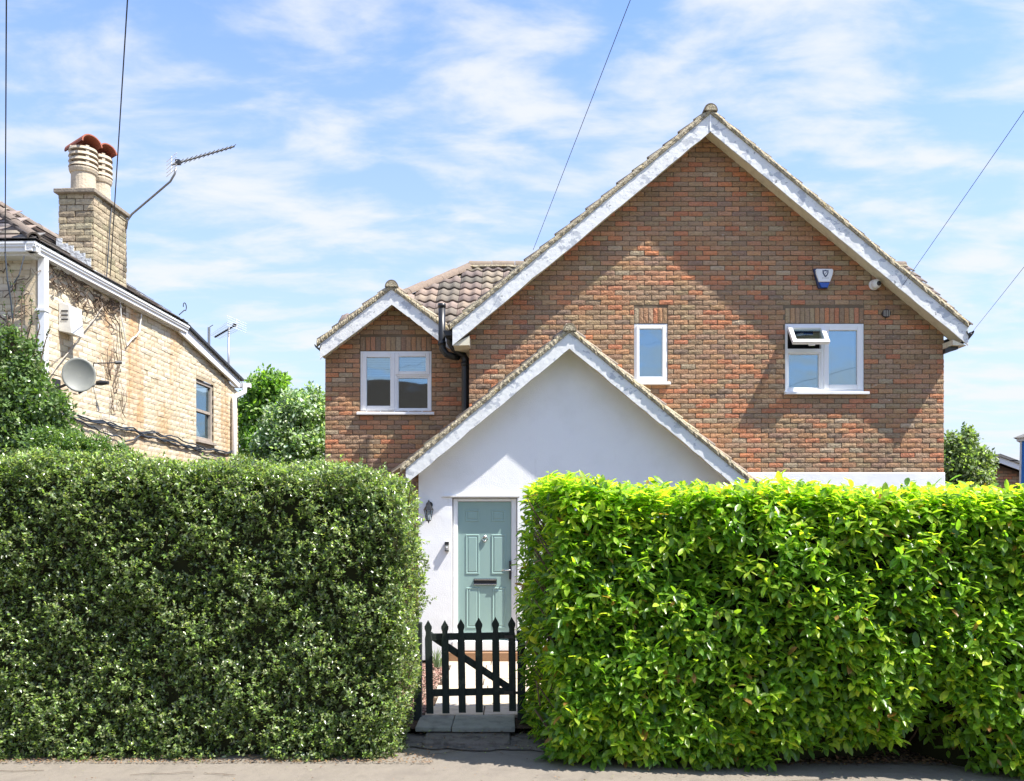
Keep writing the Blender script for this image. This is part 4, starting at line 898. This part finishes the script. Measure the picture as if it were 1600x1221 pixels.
# light green seedlings growing out of the hedge top near the holly
hb2 = clumps_px(8.5, [(110,698,26,0),(150,704,24,0),(190,714,18,0),(75,692,26,0)])
crown('young_elder', 'loose pale green bush poking up from the hedge below the satellite dish', 'bush', hb2, 1500, .035, [(.12,.2,.05),(.16,.24,.07),(.08,.13,.04)], [3, 2, 2], [(WX(130,8.5),8.5,-.1),(WX(130,8.5),8.5,1.4),(WX(131,8.5),8.5,2.3)], 'privet')
# small plant by the path
b = MB(); c = W(684, 1032, 12.0)
for i in range(26):
    a = random.uniform(-.12, .12); h = random.uniform(.1, .28); q = Vector((c.x+random.uniform(-.05, .05), 12.0+random.uniform(-.05, .05), 0)); e = q+Vector((a, random.uniform(-.05, .05), h))
    b.add([q-Vector((.006,0,0)), q+Vector((.006,0,0)), (q+e)/2+Vector((.012,0,.02)), e, (q+e)/2+Vector((-.004,0,.02))], [(0,1,2,3,4)], col=random.choice([(.25,.3,.22),(.35,.38,.3),(.15,.2,.12)]))
tag(b.build('tufted_plant', M_['treeleaf']), 'small grey green tuft of strappy leaves seen through the gate', 'plant')

# ------------------------------------------------------------------ the cream house on the left
AL = math.atan(45/1350); CA, SA = math.cos(AL), math.sin(AL)
LF = Matrix.Rotation(-AL, 4, 'Z'); LW = -5.74
def LP(px, py, l=LW):
    dx, dz = (px-800)/F, (812-py)/F; t = l/(dx*CA-SA); return Vector((l, t*(dx*SA+CA), CAMZ+t*dz))
old = thing('cream_house', 'cream painted old brick house with rust stains and white gutters', 'house', (LW, 12, 0), LF)
yc0 = LP(57, 500).y; ye = LP(372, 600).y; yk = LP(283, 504).y
zE = CAMZ+3.08
GL = -5.60
def ztop(y):
    if y < yk: return zE-.06
    a = LP(283, 517); c = LP(371, 612); return a.z+(c.z-a.z)*(y-a.y)/(c.y-a.y)
B = basis(Vector((LW, 0, 0)), Vector((0, 1, 0)), Vector((-1, 0, 0)), Vector((0, 0, 1)))
hw_ = (LP(307, 600).y, LP(334, 600).y, LP(309, 687).z, LP(309, 592).z)
v_cr = variants(PAL_CREAM, .2175, .072, 30, M_['cream_brick'], 'c'); v_ch = variants(PAL_CHIM, .2145, .069, 30, M_['chimney_brick'], 'h', .05)
st2 = MB()
cands = brick_wall(yc0, ye, 2.2, 5.2, B, [hw_], ztop, .2235, .078, .006, v_cr, st2, 0, PAL_CREAM)
set_bricks(cands, 190, lambda c: c[1] + (99 if c[2] < 2.9 or c[3] < .2 else 0), v_cr, old, st2)
B2 = Matrix.Translation((0, yc0, 0))
c2 = brick_wall(LW-2.4, LW, 2.4, zE-.08, B2, [], lambda u: 99, .2235, .078, .006, v_cr, st2, 0, PAL_CREAM)
set_bricks(c2, 0, lambda c: 0, v_cr, old, st2)
# chimney
chL = LW-.45; cy0 = LP(145, 350).y; cy1 = LP(197, 350).y; czt = LP(145, 300).z
zb_ = 5.0
vch = v_ch
ch1 = brick_wall(chL, LW+.006, zb_, czt-.02, Matrix.Translation((0, cy0, 0)), [], lambda u: 99, .2235, .078, .009, vch, None, 0, PAL_CHIM)
Bc = basis(Vector((LW+.012, 0, 0)), Vector((0, 1, 0)), Vector((-1, 0, 0)), Vector((0, 0, 1)))
ch2 = brick_wall(cy0+.01, cy1, zb_, czt-.02, Bc, [], lambda u: 99, .2235, .078, .009, vch, None, 0, PAL_CHIM, off=-.11)
b = MB(); b.box(chL+.012, LW, cy0+.012, cy1, zb_-.2, czt-.01); chim = b.build('chimney', M_['mortar'], old)
dummy = MB(); set_bricks(ch1+ch2, 110, lambda c: -c[2], vch, chim, dummy)
if dummy.v: dummy.build('chimney_brickwork', M_['chimney_brick'], chim, kind='stuff')
st2.build('brickwork', M_['cream_brick'], old, kind='stuff')
b = MB(); b.box(chL-.04, LW+.05, cy0-.05, cy1+.03, czt-.02, czt+.035); b.box(chL+.03, LW-.03, cy0+.03, cy1-.04, czt+.035, czt+.07); b.build('chimney_cap', M_['capstone'], chim, bevel=.01)
def pot(px, py_top, y, r, h, lab):
    x = LP(px, 250, LW-.24); l_ = LW-.24; z0 = czt+.05
    b = MB(); b.lathe((l_, y, z0), [(r*.98,0),(r*.95,h*.42),(r*1.05,h*.44),(r*1.13,h*.50),(r*1.13,h*.53),(r*.8,h*.54),(r*.8,h*.98),(r*.01,h)], 22); po = b.build('chimney_pot', M_['pot'], chim, smooth=False)
    for k in range(4):
        b = MB(); zz_ = z0+h*(.56+.115*k); b.lathe((l_, y, zz_), [(r*.82,.0),(r*1.16,.0),(r*1.08,h*.06),(r*.84,h*.075)], 22); b.build('louvre_ring', M_['pot'], po)
    for k in range(4): b = MB(); a = math.pi/4+k*math.pi/2; b.box(-.02, .02, -.012, .012, 0, h*.46, Matrix.Translation((l_+r*1.0*math.cos(a), y+r*1.0*math.sin(a), z0+h*.53)) @ Matrix.Rotation(a+math.pi/2, 4, 'Z')); b.build('louvre_post', M_['pot'], po)
    b = MB(); n = 12; ro, ri = r*.92, r*.92-.018; ln = .40
    Mh = Matrix.Translation((l_, y, z0+h*.98)) @ Matrix.Rotation(R(-30), 4, 'Z') @ Matrix.Rotation(R(-8), 4, 'Y')
    pts = [(math.cos(math.pi*k/n), math.sin(math.pi*k/n)) for k in range(n+1)]
    vs = [(sx*ln/2, ro*c_, ro*s_*.9) for sx in (-1, 1) for c_, s_ in pts]+[(sx*ln/2, ri*c_, ri*s_*.9) for sx in (-1, 1) for c_, s_ in pts]; m = n+1
    fs = [(k, m+k, m+k+1, k+1) for k in range(n)]+[(2*m+k, 2*m+k+1, 3*m+k+1, 3*m+k) for k in range(n)]+[(m+k, 3*m+k, 3*m+k+1, m+k+1) for k in range(n)]+[(k, k+1, 2*m+k+1, 2*m+k) for k in range(n)]
    b.add(vs, fs, Mh); b.build('pot_hood', M_['terracotta'], po)
    b = MB(); b.lathe((l_, y, z0+h*.9), [(r*.75,0),(r*.72,h*.1)], 16); b.build('pot_collar', M_['terracotta'], po)
pot(133, 213, cy0+.22, .155, .60, ''); pot(162, 215, cy0+.64, .14, .68, '')
# wall behind the bricks
b = MB(); backing(yc0, ye, 0, [hw_], ztop, [yk], B, .006, b)
b.add([(LW-3.2, yc0+.009, 0), (LW-.009, yc0+.009, 0), (LW-.009, yc0+.009, zE), (LW-3.2, yc0+.009, zE)], [(0,1,2,3)])
b.add([(LW-3.2, ye, 0), (LW-.009, ye, 0), (LW-.009, ye, ztop(ye)), (LW-3.2, ye, ztop(ye))], [(3,2,1,0)])
b.build('side_wall', M_['mortar_pale'], old)
b = MB(); b.box(LW-.13, LW+.006, yc0-.004, yc0+.02, 2, zE-.3, col=(.68,.56,.38)); b.build('corner_pilaster', M_['cream_brick'], old)
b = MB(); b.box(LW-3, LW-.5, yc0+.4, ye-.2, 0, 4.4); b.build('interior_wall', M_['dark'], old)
# roof: hipped slates
rl, tp = -7.57, .65; rh = zE+(abs(rl)-5.6)*tp; gy = LP(54, 377, GL).y; run = abs(rl)-5.6; yend = yk+.05
xw = GL - 2*run
b = MB(); z0 = zE+.03
b.add([(GL, gy, z0), (GL, yend, z0), (rl, yend, rh), (rl, gy+run, rh), (xw, gy, z0), (xw, yend, z0)], [(0,1,2,3), (0,3,4), (4,3,2,5), (1,5,2)])
b.add([(GL, gy, z0-.02), (GL, yend, z0-.02), (xw, yend, z0-.02), (xw, gy, z0-.02)], [(3,2,1,0)])
oro = b.build('slate_roof', M_['lead'], old)
PAL_SL = [((.21,.18,.155), 3), ((.25,.21,.18), 3), ((.18,.165,.155), 3)]
sv = tile_vars(1, .26, .26, 10, PAL_SL, 'slate', t=.008, amp=.0, seg=1)
J = MB()
hyp = math.hypot(1, tp); nrows = int(run*hyp/.17)
tile_roof((GL, gy, z0), (0,1,0), Vector((-1, 0, tp)), int((yend-gy)/.262), nrows, .262, .17, sv, oro, J, lambda i, j, p: False, inside=lambda p: (p.y-gy) > (GL-p.x), ln=.26, t=.016)
tile_roof((GL-12*.262, gy, z0), (1,0,0), Vector((0, 1, tp)), 12, nrows, .262, .17, sv, oro, J, lambda i, j, p: p.x > -7.2, inside=lambda p: (p.y-gy) < (GL-p.x) and (p.y-gy) < p.x-xw, ln=.26, t=.016)
J.build('slating', M_['slate'], oro, kind='stuff')
ridge_tiles((GL-.02, gy+.02, z0+.0), (rl, gy+run, rh), .07, oro, colr=(.2,.16,.13)); ridge_tiles((rl, gy+run, rh), (rl, yend, rh), .09, oro, colr=(.22,.18,.15))
b = MB()
for k in range(6):
    l0 = LW-.02-k*.075; zz_ = z0+(abs(l0)-5.6)*tp; b.box(l0-.075, l0, cy0-.014, cy0-.002, zz_-.1, zz_+.13+.02*(k % 2))
b.box(LW-.45, LW+.02, cy0-.14, cy0-.01, z0+.03, z0+.05, None); b.box(LW+.014, LW+.02, cy0-.01, cy1, zE+.02, zE+.12)
b.build('lead_flashing', M_['lead'], old)
# gutters (stepped profile) and fascia
def og(b, a, c, out, h=.10, w_=.11):     # a, c: top outer ends; out: unit vector outwards
    a = Vector(a); c = Vector(c); out = Vector(out)
    prof = [(0,0),(0,-.022),(-.014,-.03),(-.014,-.05),(-.03,-.062),(-.035,-h),(-w_,-h),(-w_,0),(-w_+.008,0),(-w_+.008,-h+.01),(-.04,-h+.01),(-.01,-.006),(-.01,0)]
    n = len(prof); vs = [p0+out*x+Vector((0, 0, z)) for p0 in (a, c) for x, z in prof]
    b.add(vs, [(q, (q+1) % n, (q+1) % n+n, q+n) for q in range(n)]+[tuple(range(n-1, -1, -1)), tuple(range(n, 2*n))])
b = MB(); og(b, (GL, gy, zE), (GL, yk, zE), (1,0,0)); b.build('gutter', M_['upvc'], old)
b = MB(); og(b, (GL-3, gy, zE), (GL, gy, zE), (0,-1,0)); b.build('gutter', M_['upvc'], old)
b = MB(); b.box(LW-.01, GL-.10, yc0-.05, yk, zE-.12, zE-.02); b.box(LW-3, LW+.03, gy+.09, yc0, zE-.13, zE-.02); b.build('fascia', M_['oldwhite'], old)
# lean-to barge board and roof edge
a, c = LP(281, 503, LW+.07), LP(374, 592, LW+.07)
def slopebox(name, a, c, h, l0, l1, m, dz=0):
    b = MB(); vs = []
    for p_ in (a, c):
        for l_ in (l0, l1):
            for z in (0, -h): vs.append((l_, p_.y, p_.z+z+dz))
    b.add(vs, [(0,1,3,2),(4,6,7,5),(0,2,6,4),(1,5,7,3),(2,3,7,6),(0,4,5,1)]); return b.build(name, m, old)
slopebox('barge_board', a, c, .17, LW+.05, LW+.08, M_['upvc']); slopebox('lean_to_roof', a, c+Vector((0, .1, -.04)), .04, LW-3, LW+.13, M_['darkmetal'], .045); slopebox('soffit', a, c, .012, LW, LW+.05, M_['soffit'], -.14)
# downpipes
def local_tube(nm, pts, r, m, n=12): b = MB(); b.tube(pts, r, n); return b.build(nm, m, old, smooth=True)
p1, p2 = LP(67, 400, LW+.06), LP(67, 560, LW+.06)
b = MB(); b.box(LW+.02, LW+.105, p1.y-.04, p1.y+.045, 1.2, zE-.1); b.build('downpipe', M_['upvc'], old, bevel=.006)
b = MB()
for z in (4.42, 3.6): b.box(LW, LW+.115, p1.y-.06, p1.y+.06, z, z+.03)
b.build('pipe_clip', M_['upvc'], old)
q = LP(366, 700, LW+.07); qt = LP(378, 600, LW+.13)
local_tube('downpipe', [(LW+.12, qt.y+.18, qt.z+.02), (LW+.12, qt.y+.17, qt.z-.13), (LW+.07, q.y, qt.z-.28), (LW+.07, q.y, qt.z-.4), (LW+.07, q.y, 1.2)], .045, M_['upvc'])
b = MB(); b.box(LW-3, LW+.18, ye+.1, ye+.22, qt.z-.02, qt.z+.06); b.build('gutter', M_['upvc'], old)
# sash window
y0, y1, z0_, z1_ = hw_
def lbox(b, y0, y1, z0, z1, l0, l1): b.box(l0, l1, y0, y1, z0, z1)
b = MB(); t = .06; lbox(b, y0, y0+t, z0_, z1_, LW-.09, LW-.03); lbox(b, y1-t, y1, z0_, z1_, LW-.09, LW-.03); lbox(b, y0+t, y1-t, z1_-t, z1_, LW-.09, LW-.03); lbox(b, y0+t, y1-t, z0_, z0_+t, LW-.09, LW-.03)
ws_ = b.build('sash_window', M_['oldwood'], old, bevel=.004)
zm_ = (z0_+z1_)/2
b = MB(); lbox(b, y0+t, y1-t, zm_-.025, zm_+.02, LW-.085, LW-.04); b.build('meeting_rail', M_['oldwood'], ws_)
b = MB(); lbox(b, y0+t, y1-t, zm_+.02, z1_-t, LW-.075, LW-.07); b.build('pane', M_['glass'], ws_)
b = MB(); lbox(b, y0+t, y1-t, z0_+t, zm_-.025, LW-.085, LW-.08); b.build('pane', M_['glass'], ws_)
b = MB(); lbox(b, y0-.03, y1+.03, z0_-.05, z0_, LW-.06, LW+.05); b.build('sill', M_['oldwood'], ws_, bevel=.004)
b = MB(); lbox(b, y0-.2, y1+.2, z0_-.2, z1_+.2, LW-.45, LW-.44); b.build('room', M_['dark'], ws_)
b = MB(); b.lathe((LW-.2, y1-.28, z0_+t), [(.05,0),(.06,.06),(.03,.13),(.02,.2),(.03,.21)], 12); b.build('vase', M_['oldwhite'], ws_)

# things on the cream house
a = LP(113, 478); c = LP(127, 524)
vb = thing('vent_box', 'white louvred metal box high on the cream wall', 'vent box', (LW, a.y+.15, c.z), LF)
y0 = LP(112, 500, LW+.16).y; y1 = LP(130, 500, LW+.16).y + .02; z1 = LP(113, 477, LW+.16).z; z0 = LP(120, 523, LW+.16).z
b = MB(); b.add([(LW,y0,z0+.02),(LW+.16,y0,z0-.01),(LW+.16,y1,z0-.01),(LW,y1,z0+.02),(LW,y0,z1+.05),(LW+.13,y0,z1-.0),(LW+.13,y1,z1-.0),(LW,y1,z1+.05)], [(0,3,2,1),(4,5,6,7),(0,1,5,4),(1,2,6,5),(2,3,7,6),(3,0,4,7)]); b.build('casing', M_['oldwhite'], vb, bevel=.006)
for k in range(3): b = MB(); zz_ = z1-.08-k*.05; b.box(LW+.035, LW+.115, y0-.006, y0+.001, zz_, zz_+.016); b.build('louvre', M_['darkmetal'], vb)
# dish
dc = LP(123, 587, LW+.34)
ds = thing('satellite_dish', 'grey satellite dish bolted to the cream wall above the hedge', 'satellite dish', (LW, dc.y+.1, dc.z-.1), LF)
fwd = Vector((.5, -.84, .02)).normalized(); Md = fwd.to_track_quat('Z', 'Y').to_matrix().to_4x4(); Md.translation = dc
b = MB(); prof = [(.001+.18*k/8, .05*(k/8)**2) for k in range(9)]; n = 28; vs = []
for off in (0, -.008):
    for r_q, z_q in prof:
        for k in range(n): t_ = 2*math.pi*k/n; vs.append((r_q*math.cos(t_), r_q*1.12*math.sin(t_), z_q+off))
m = len(prof); fs = []
for i in range(m-1):
    for k in range(n):
        q = (i*n+k, i*n+(k+1) % n, (i+1)*n+(k+1) % n, (i+1)*n+k); fs.append(q); fs.append(tuple(x_+m*n for x_ in q[::-1]))
for k in range(n): fs.append(((m-1)*n+k, (m-1)*n+(k+1) % n, (2*m-1)*n+(k+1) % n, (2*m-1)*n+k))
b.add(vs, fs, Md); b.build('reflector', M_['dish'], ds, smooth=True)
bt = Md @ Vector((0, -.215, .03)); lnb = LP(152, 599, LW+.45)
b = MB(); b.tube([Md @ Vector((0, -.1, -.02)), bt, lnb], .011, 8); b.build('feed_arm', M_['darkmetal'], ds)
b = MB(); e = (lnb-dc).normalized(); b.tube([lnb-Vector((.0,.0,0)), lnb+Vector((.06,-.02,.0)), lnb+Vector((.15,-.03,.0))], [.028, .033, .02], 10); b.build('receiver_head', M_['darkmetal'], ds)
b = MB(); b.tube([Md @ Vector((0, 0, -.01)), Md @ Vector((0, -.03, -.1)), (LW+.04, dc.y+.12, dc.z-.12), (LW, dc.y+.12, dc.z-.12)], .016, 8); b.box(LW, LW+.012, dc.y+.04, dc.y+.2, dc.z-.22, dc.z-.02); b.build('wall_mount', M_['darkmetal'], ds)
# old bracket
q0, q1 = LP(146, 568, LW), LP(188, 567, LW+.02)
b = MB(); b.tube([LP(146, 590), LP(146, 568, LW+.05), LP(188, 567, LW+.35)], .009, 6); b.tube([LP(180, 567, LW+.3), LP(190, 566.5, LW+.36)], .022, 8)
tag(b.build('aerial_bracket', M_['darkmetal'], None, LF), 'thin dark bracket arm sticking out of the cream wall right of the dish', 'bracket')
# aerials
def aerial(name, label, mastpts, b0, b1, ne, el, Rr, rr_=.012):
    t = thing(name, label, 'TV aerial', mastpts[0], LF if name == 'tv_aerial' else None)
    b = MB(); b.tube(mastpts, rr_*1.2, 8); b.build('mast', M_['greymetal'], t, smooth=True)
    b0 = Vector(b0); b1 = Vector(b1); d = (b1-b0).normalized(); s_ = d.cross(Vector(Rr)).normalized()
    b = MB(); b.tube([b0, b1], rr_, 8); b.build('boom', M_['darkmetal'], t)
    for k in range(ne):
        p_ = b0.lerp(b1, .12+.86*k/(ne-1)); h_ = el*(1-.35*k/(ne-1)); b = MB(); b.tube([p_-s_*h_, p_+s_*h_], .0045, 5); b.build('element', M_['greymetal'], t)
    b = MB()
    for k in range(5): p_ = b0+s_*0 + Vector((0, 0, -.1+.05*k)); b.tube([p_-s_*el*1.2, p_+s_*el*1.2], .004, 5)
    b.tube([b0+Vector((0,0,-.1)), b0+Vector((0,0,.12))], .006, 5); b.build('reflector_grid', M_['upvc'], t)
    b = MB(); pp = b0.lerp(b1, .1); b.box(pp.x-.03, pp.x+.03, pp.y-.03, pp.y+.03, pp.z-.02, pp.z+.04); b.build('junction_box', M_['darkmetal'], t)
lq = lambda px, py, l: LP(px, py, l)
aerial('tv_aerial', 'tv aerial on a bent arm reaching right from the chimney stack', [lq(197,358,LW+.02), lq(199,345,LW+.04), lq(206,335,LW+.1), lq(245,302,LW+.5), lq(266,284,LW+.72), lq(273,272,LW+.78), lq(275,262,LW+.8)], lq(268,258,LW+.75), lq(366,229,LW+1.4), 13, .17, (.35,.3,1))
aerial('far_tv_aerial', 'distant tv aerial on a thin mast beyond the lean-to roof', [W(357,640,19), W(357.5,512,19)], W(370,507,19), W(336,527,19.6), 12, .2, (0,.3,1), .02)
b = MB(); b.tube([W(326.5,640,19), W(326.5,512,19)], .03, 8); b.tube([W(326.5,512,19), W(333,508,19)], .008, 6); tag(b.build('roof_pole', M_['greymetal']), 'short grey pole standing left of the distant tv aerial', 'pole')
b = MB(); cc = LP(288, 485, LW+.1); b.tube([LP(280, 492, LW+.1), cc]+[cc+Vector((0, .02+.06*math.sin(a), .06-.06*math.cos(a))) for a in np.linspace(.3, 5, 10)], .008, 6)
tag(b.build('scroll_bracket', M_['darkmetal'], None, LF), 'small curled iron bracket at the end of the cream house roof', 'bracket')
# cables along the cream wall
def cable(pts, r, amp=.02, n=40, b=None):
    b = b or MB(); out = []
    for i in range(n+1):
        t_ = i/n*(len(pts)-1); k = min(int(t_), len(pts)-2); q = Vector(pts[k]).lerp(Vector(pts[k+1]), t_-k); out.append(q+Vector((abs(float(hashn(q.y*3, i*.2, 1)))*amp*.4, 0, amp*float(hashn(q.y*2.1, q.z, i*.31)))))
    b.tube(out, r, 5); return b
lines = [[(88,643),(150,657),(215,672),(250,680),(300,698),(362,706)], [(88,648),(130,660),(160,675),(195,690),(225,680),(290,697),(362,708)], [(100,650),(180,665),(225,680),(262,690),(310,706),(345,716)], [(92,645),(140,655),(200,672),(240,677),(275,686),(325,704),(362,706)]]
for k, ls in enumerate(lines):
    b = cable([LP(x_, y_, LW+.03) for x_, y_ in ls], .011, .03)
    tag(b.build('wall_cable', M_['wire'], None, LF), ['topmost of the black cables slung along the cream wall', 'black cable with the deepest kink in the bundle on the cream wall', 'lowest black cable of the bundle, starting furthest right on the cream wall', 'middle black cable of the bundle along the cream wall'][k], 'cable', 'black cables slung along the cream wall')
b = cable([LP(158,470,LW+.03), LP(160,480,LW+.03), LP(80,585,LW+.03)], .008, .01); tag(b.build('stay_cable', M_['oldwood'], None, LF), 'pale brown straight cable slanting down the cream wall behind the dish', 'cable')
b = cable([LP(186,458,LW+.03), LP(190,500,LW+.03), LP(198,540,LW+.03), LP(218,518,LW+.03), LP(221,490,LW+.03)], .009, .01); tag(b.build('hanging_cable', M_['oldwhite'], None, LF), 'pale cable looping down from the gutter on the cream wall', 'cable')
b = cable([LP(168,470,LW+.03), LP(186,510,LW+.03), LP(190,560,LW+.03), LP(178,600,LW+.03)], .007, .012); tag(b.build('thin_wall_wire', M_['stem'], None, LF), 'thin dark wire hanging down the middle of the cream wall', 'wire')
# dead climber under the gutter
b = MB(); 
for i in range(55):
    px = random.uniform(75, 175); py = 400+(px-75)*.62+random.uniform(8, 40); p_ = LP(px, py, LW+.03); pts = [p_]
    for k in range(5): p_ = p_+Vector((random.uniform(-.01, .02), random.uniform(-.14, .14), random.uniform(-.09, .06))); p_.x = max(p_.x, LW+.015); p_.z = min(p_.z, zE-.12); pts.append(p_)
    b.tube(pts, [.009,.008,.006,.005,.004,.002], 5)
for i in range(26):
    px = random.uniform(165, 200); py = random.uniform(560, 715); p_ = LP(px, py, LW+.03); pts = [p_]
    for k in range(4): p_ = p_+Vector((0, random.uniform(-.08, .08), random.uniform(.0, .14))); pts.append(p_)
    b.tube(pts, [.006,.005,.004,.003,.002], 5)
for i in range(24):
    p_ = Vector((random.uniform(LW-.9, LW-.05), yc0-.03, random.uniform(3.6, 5.0))); pts = [p_]
    for k in range(5): p_ = p_+Vector((random.uniform(-.12, .12), 0, random.uniform(-.05, .12))); p_.x = min(p_.x, LW-.02); p_.z = min(p_.z, zE-.13); pts.append(p_)
    b.tube(pts, [.007,.006,.006,.005,.004,.002], 5)
ivy = b.build('climber_stems', M_['stem'], None, LF); ivy['kind'] = 'stuff'; tag(ivy, 'bare brown climber stems clinging below the gutter of the cream house', 'climbing plant')
# ------------------------------------------------------------------ beyond, right
gh = thing('garage', 'low brown brick building with white barge board behind the laurel hedge', 'building', (12.6, 22, -.1))
a, c = W(1551, 723, 22), W(1600, 741, 22); lft = a.x-2.3; sl_ = (a.z-c.z)/(c.x-a.x)
st3 = MB(); cg = brick_wall(WX(1534, 22), 17, 0, 5, Matrix.Translation((0, 22, 0)), [], lambda u: a.z-.1-abs(u-a.x)*sl_, .2235, .075, .01, v_main, st3, 0, PAL_RED)
set_bricks(cg, 0, vis, v_main, gh, st3); st3.build('brickwork', M_['brick'], gh, kind='stuff')
b = MB(); b.prism([(WX(1530,22)-.5,-.1),(17,-.1),(17,a.z-(17-a.x)*sl_),(a.x,a.z),(WX(1530,22)-.5,a.z-sl_*(a.x-WX(1530,22)+.5))], 22.012, 28); b.build('wall', M_['mortar'], gh)
b = MB(); b.prism([(a.x,a.z-.02),(17,a.z-.02-(17-a.x)*sl_),(17,a.z+.13-(17-a.x)*sl_),(a.x,a.z+.13)], 21.7, 21.74); b.build('barge_board', M_['upvc'], gh)
b = MB(); b.prism([(a.x-1.2,a.z+.13-1.2*sl_),(a.x,a.z+.13),(17.2,a.z+.13-(17.2-a.x)*sl_),(17.2,a.z+.2-(17.2-a.x)*sl_),(a.x,a.z+.2),(a.x-1.2,a.z+.2-1.2*sl_)], 21.65, 28.2); b.build('roof', M_['road'], gh)
KX = WX(1589, 16); KF = Matrix.Translation((KX, 16, 0)) @ Matrix.Rotation(R(-38), 4, 'Z') @ Matrix.Translation((-KX, -16, 0))
kb = thing('blue_kiosk', 'blue panelled kiosk with pale corner trim at the right picture edge', 'kiosk', (9.8, 16.5, -.1), KF)
x0 = WX(1589, 16); b = MB(); b.add([(x0,16,-.1),(x0+1.4,16,-.1),(x0+1.4,17.4,-.1),(x0,17.4,-.1),(x0+.06,16,WZ(690,16)),(x0+1.34,16,WZ(690,16)),(x0+1.34,17.4,WZ(690,16)),(x0+.06,17.4,WZ(690,16))], [(0,3,2,1),(4,5,6,7),(0,1,5,4),(1,2,6,5),(2,3,7,6),(3,0,4,7)]); b.build('wall_panel', M_['blue'], kb)
b = MB(); b.add([(x0-.01,15.98,-.1),(x0+.02,15.98,-.1),(x0+.02,16.05,-.1),(x0-.01,16.05,-.1),(x0+.05,15.98,WZ(690,16)),(x0+.08,15.98,WZ(690,16)),(x0+.08,16.05,WZ(690,16)),(x0+.05,16.05,WZ(690,16))], [(0,3,2,1),(4,5,6,7),(0,1,5,4),(1,2,6,5),(2,3,7,6),(3,0,4,7)]); b.build('corner_trim', M_['oldwhite'], kb)
z_ = WZ(690, 16); b = MB(); b.box(x0+.0, x0+1.4, 15.95, 17.45, z_, z_+.06); b.build('fascia', M_['upvc'], kb)
b = MB(); b.add([(x0-.05,15.9,z_+.06),(x0+1.45,15.9,z_+.06),(x0+1.45,17.5,z_+.06),(x0-.05,17.5,z_+.06),(x0+.7,16.7,z_+.45)], [(0,1,4),(1,2,4),(2,3,4),(3,0,4),(3,2,1,0)]); kr = b.build('roof', M_['road'], kb)
b = MB(); b.lathe((x0+.62, 16.6, z_+.15), [(.5,0),(.52,.08),(.42,.22),(.2,.34),(.02,.38)], 16); b.build('dome', M_['greenroof'], kr, smooth=True)
b = MB(); b.tube([(x0-.12, 16, WZ(719.5, 16)), (x0+.02, 16, WZ(720, 16))], .012, 6); b.build('peg', M_['darkmetal'], kb)
# ------------------------------------------------------------------ overhead wires
def wire(a, c, sag, label, r=.009):
    a = Vector(a); c = Vector(c); b = MB(); b.tube([a.lerp(c, k/30)-Vector((0, 0, sag*4*(k/30)*(1-k/30))) for k in range(31)], r, 6)
    tag(b.build('overhead_wire', M_['wire']), label, 'overhead wire', 'overhead wires')
def ext(px0, py0, Y0, px1, py1, Y1, k):       # from the attachment out past the frame edge
    a = W(px0, py0, Y0); c = W(px1, py1, Y1); return a, a+(c-a)*k
wire(*ext(833, 391, 14.0, 985, 0, 8.5, 2.3), .0, 'overhead wire rising from the left slope of the main gable', .004)
wire(*ext(172, 432, 10.6, 199, 0, 7.0, 2.6), .02, 'overhead wire coming down in front of the chimney', .0055)
wire(*ext(8, 395, 9.3, 10, 0, 6.2, 2.6), .0, 'overhead wire at the far left dropping past the white gutter', .005)
wire(*ext(1410, 447, 12.9, 1600, 168, 8.6, 2.8), .04, 'overhead wire running up right from the right slope of the main gable', .0035)
wire(*ext(1520, 518, 12.9, 1600, 415, 9.0, 3.2), .02, 'lower thin overhead wire leaving the right gutter end', .0026)
b = MB(); b.tube([LP(166,440,LW+.05), LP(172,350,LW+.04), LP(175,320,LW+.02)], .007, 6); tag(b.build('chimney_wire', M_['wire'], None, LF), 'thin wire running down the sunlit side of the chimney', 'wire')
b = MB(); b.tube([tuple(W(8,395,9.3)), tuple(W(12,440,9.3)), tuple(W(17,470,9.35)), tuple(W(22,520,9.4))], .008, 6); b.tube([tuple(W(38,400,9.4)), tuple(W(30,430,9.35)), tuple(W(17,450,9.35))], .006, 6)
tag(b.build('drop_cable', M_['wire']), 'black cable dropping from the gutter corner in front of the cream house', 'cable')
# house across the road, which the window glass mirrors
ho = thing('opposite_house', 'dark roofed house across the road mirrored low in the wing window', 'house', (-9, -17, -.3))
b = MB(); b.box(-17, -1.5, -24, -17, -.3, 6.4); b.build('wall', M_['mortar_pale'], ho)
b = MB()
X0, X1 = -17.4, -1.1
b.add([(X0,-16.6,6.3),(X1,-16.6,6.3),(X1,-20.5,9.7),(X0,-20.5,9.7),(X1,-24.4,6.3),(X0,-24.4,6.3)], [(3,2,1,0),(2,3,5,4),(0,1,4,5),(1,2,4),(3,0,5)]); b.build('roof', M_['soil'], ho)
for k in range(5):
    xx = -15.6+k*3; b = MB(); b.box(xx, xx+1.2, -16.99, -16.93, 1, 2.4); f_ = b.build('window', M_['upvc'], ho); b = MB(); b.box(xx+.08, xx+1.12, -16.925, -16.92, 1.08, 2.32); b.build('pane', M_['dark'], f_)
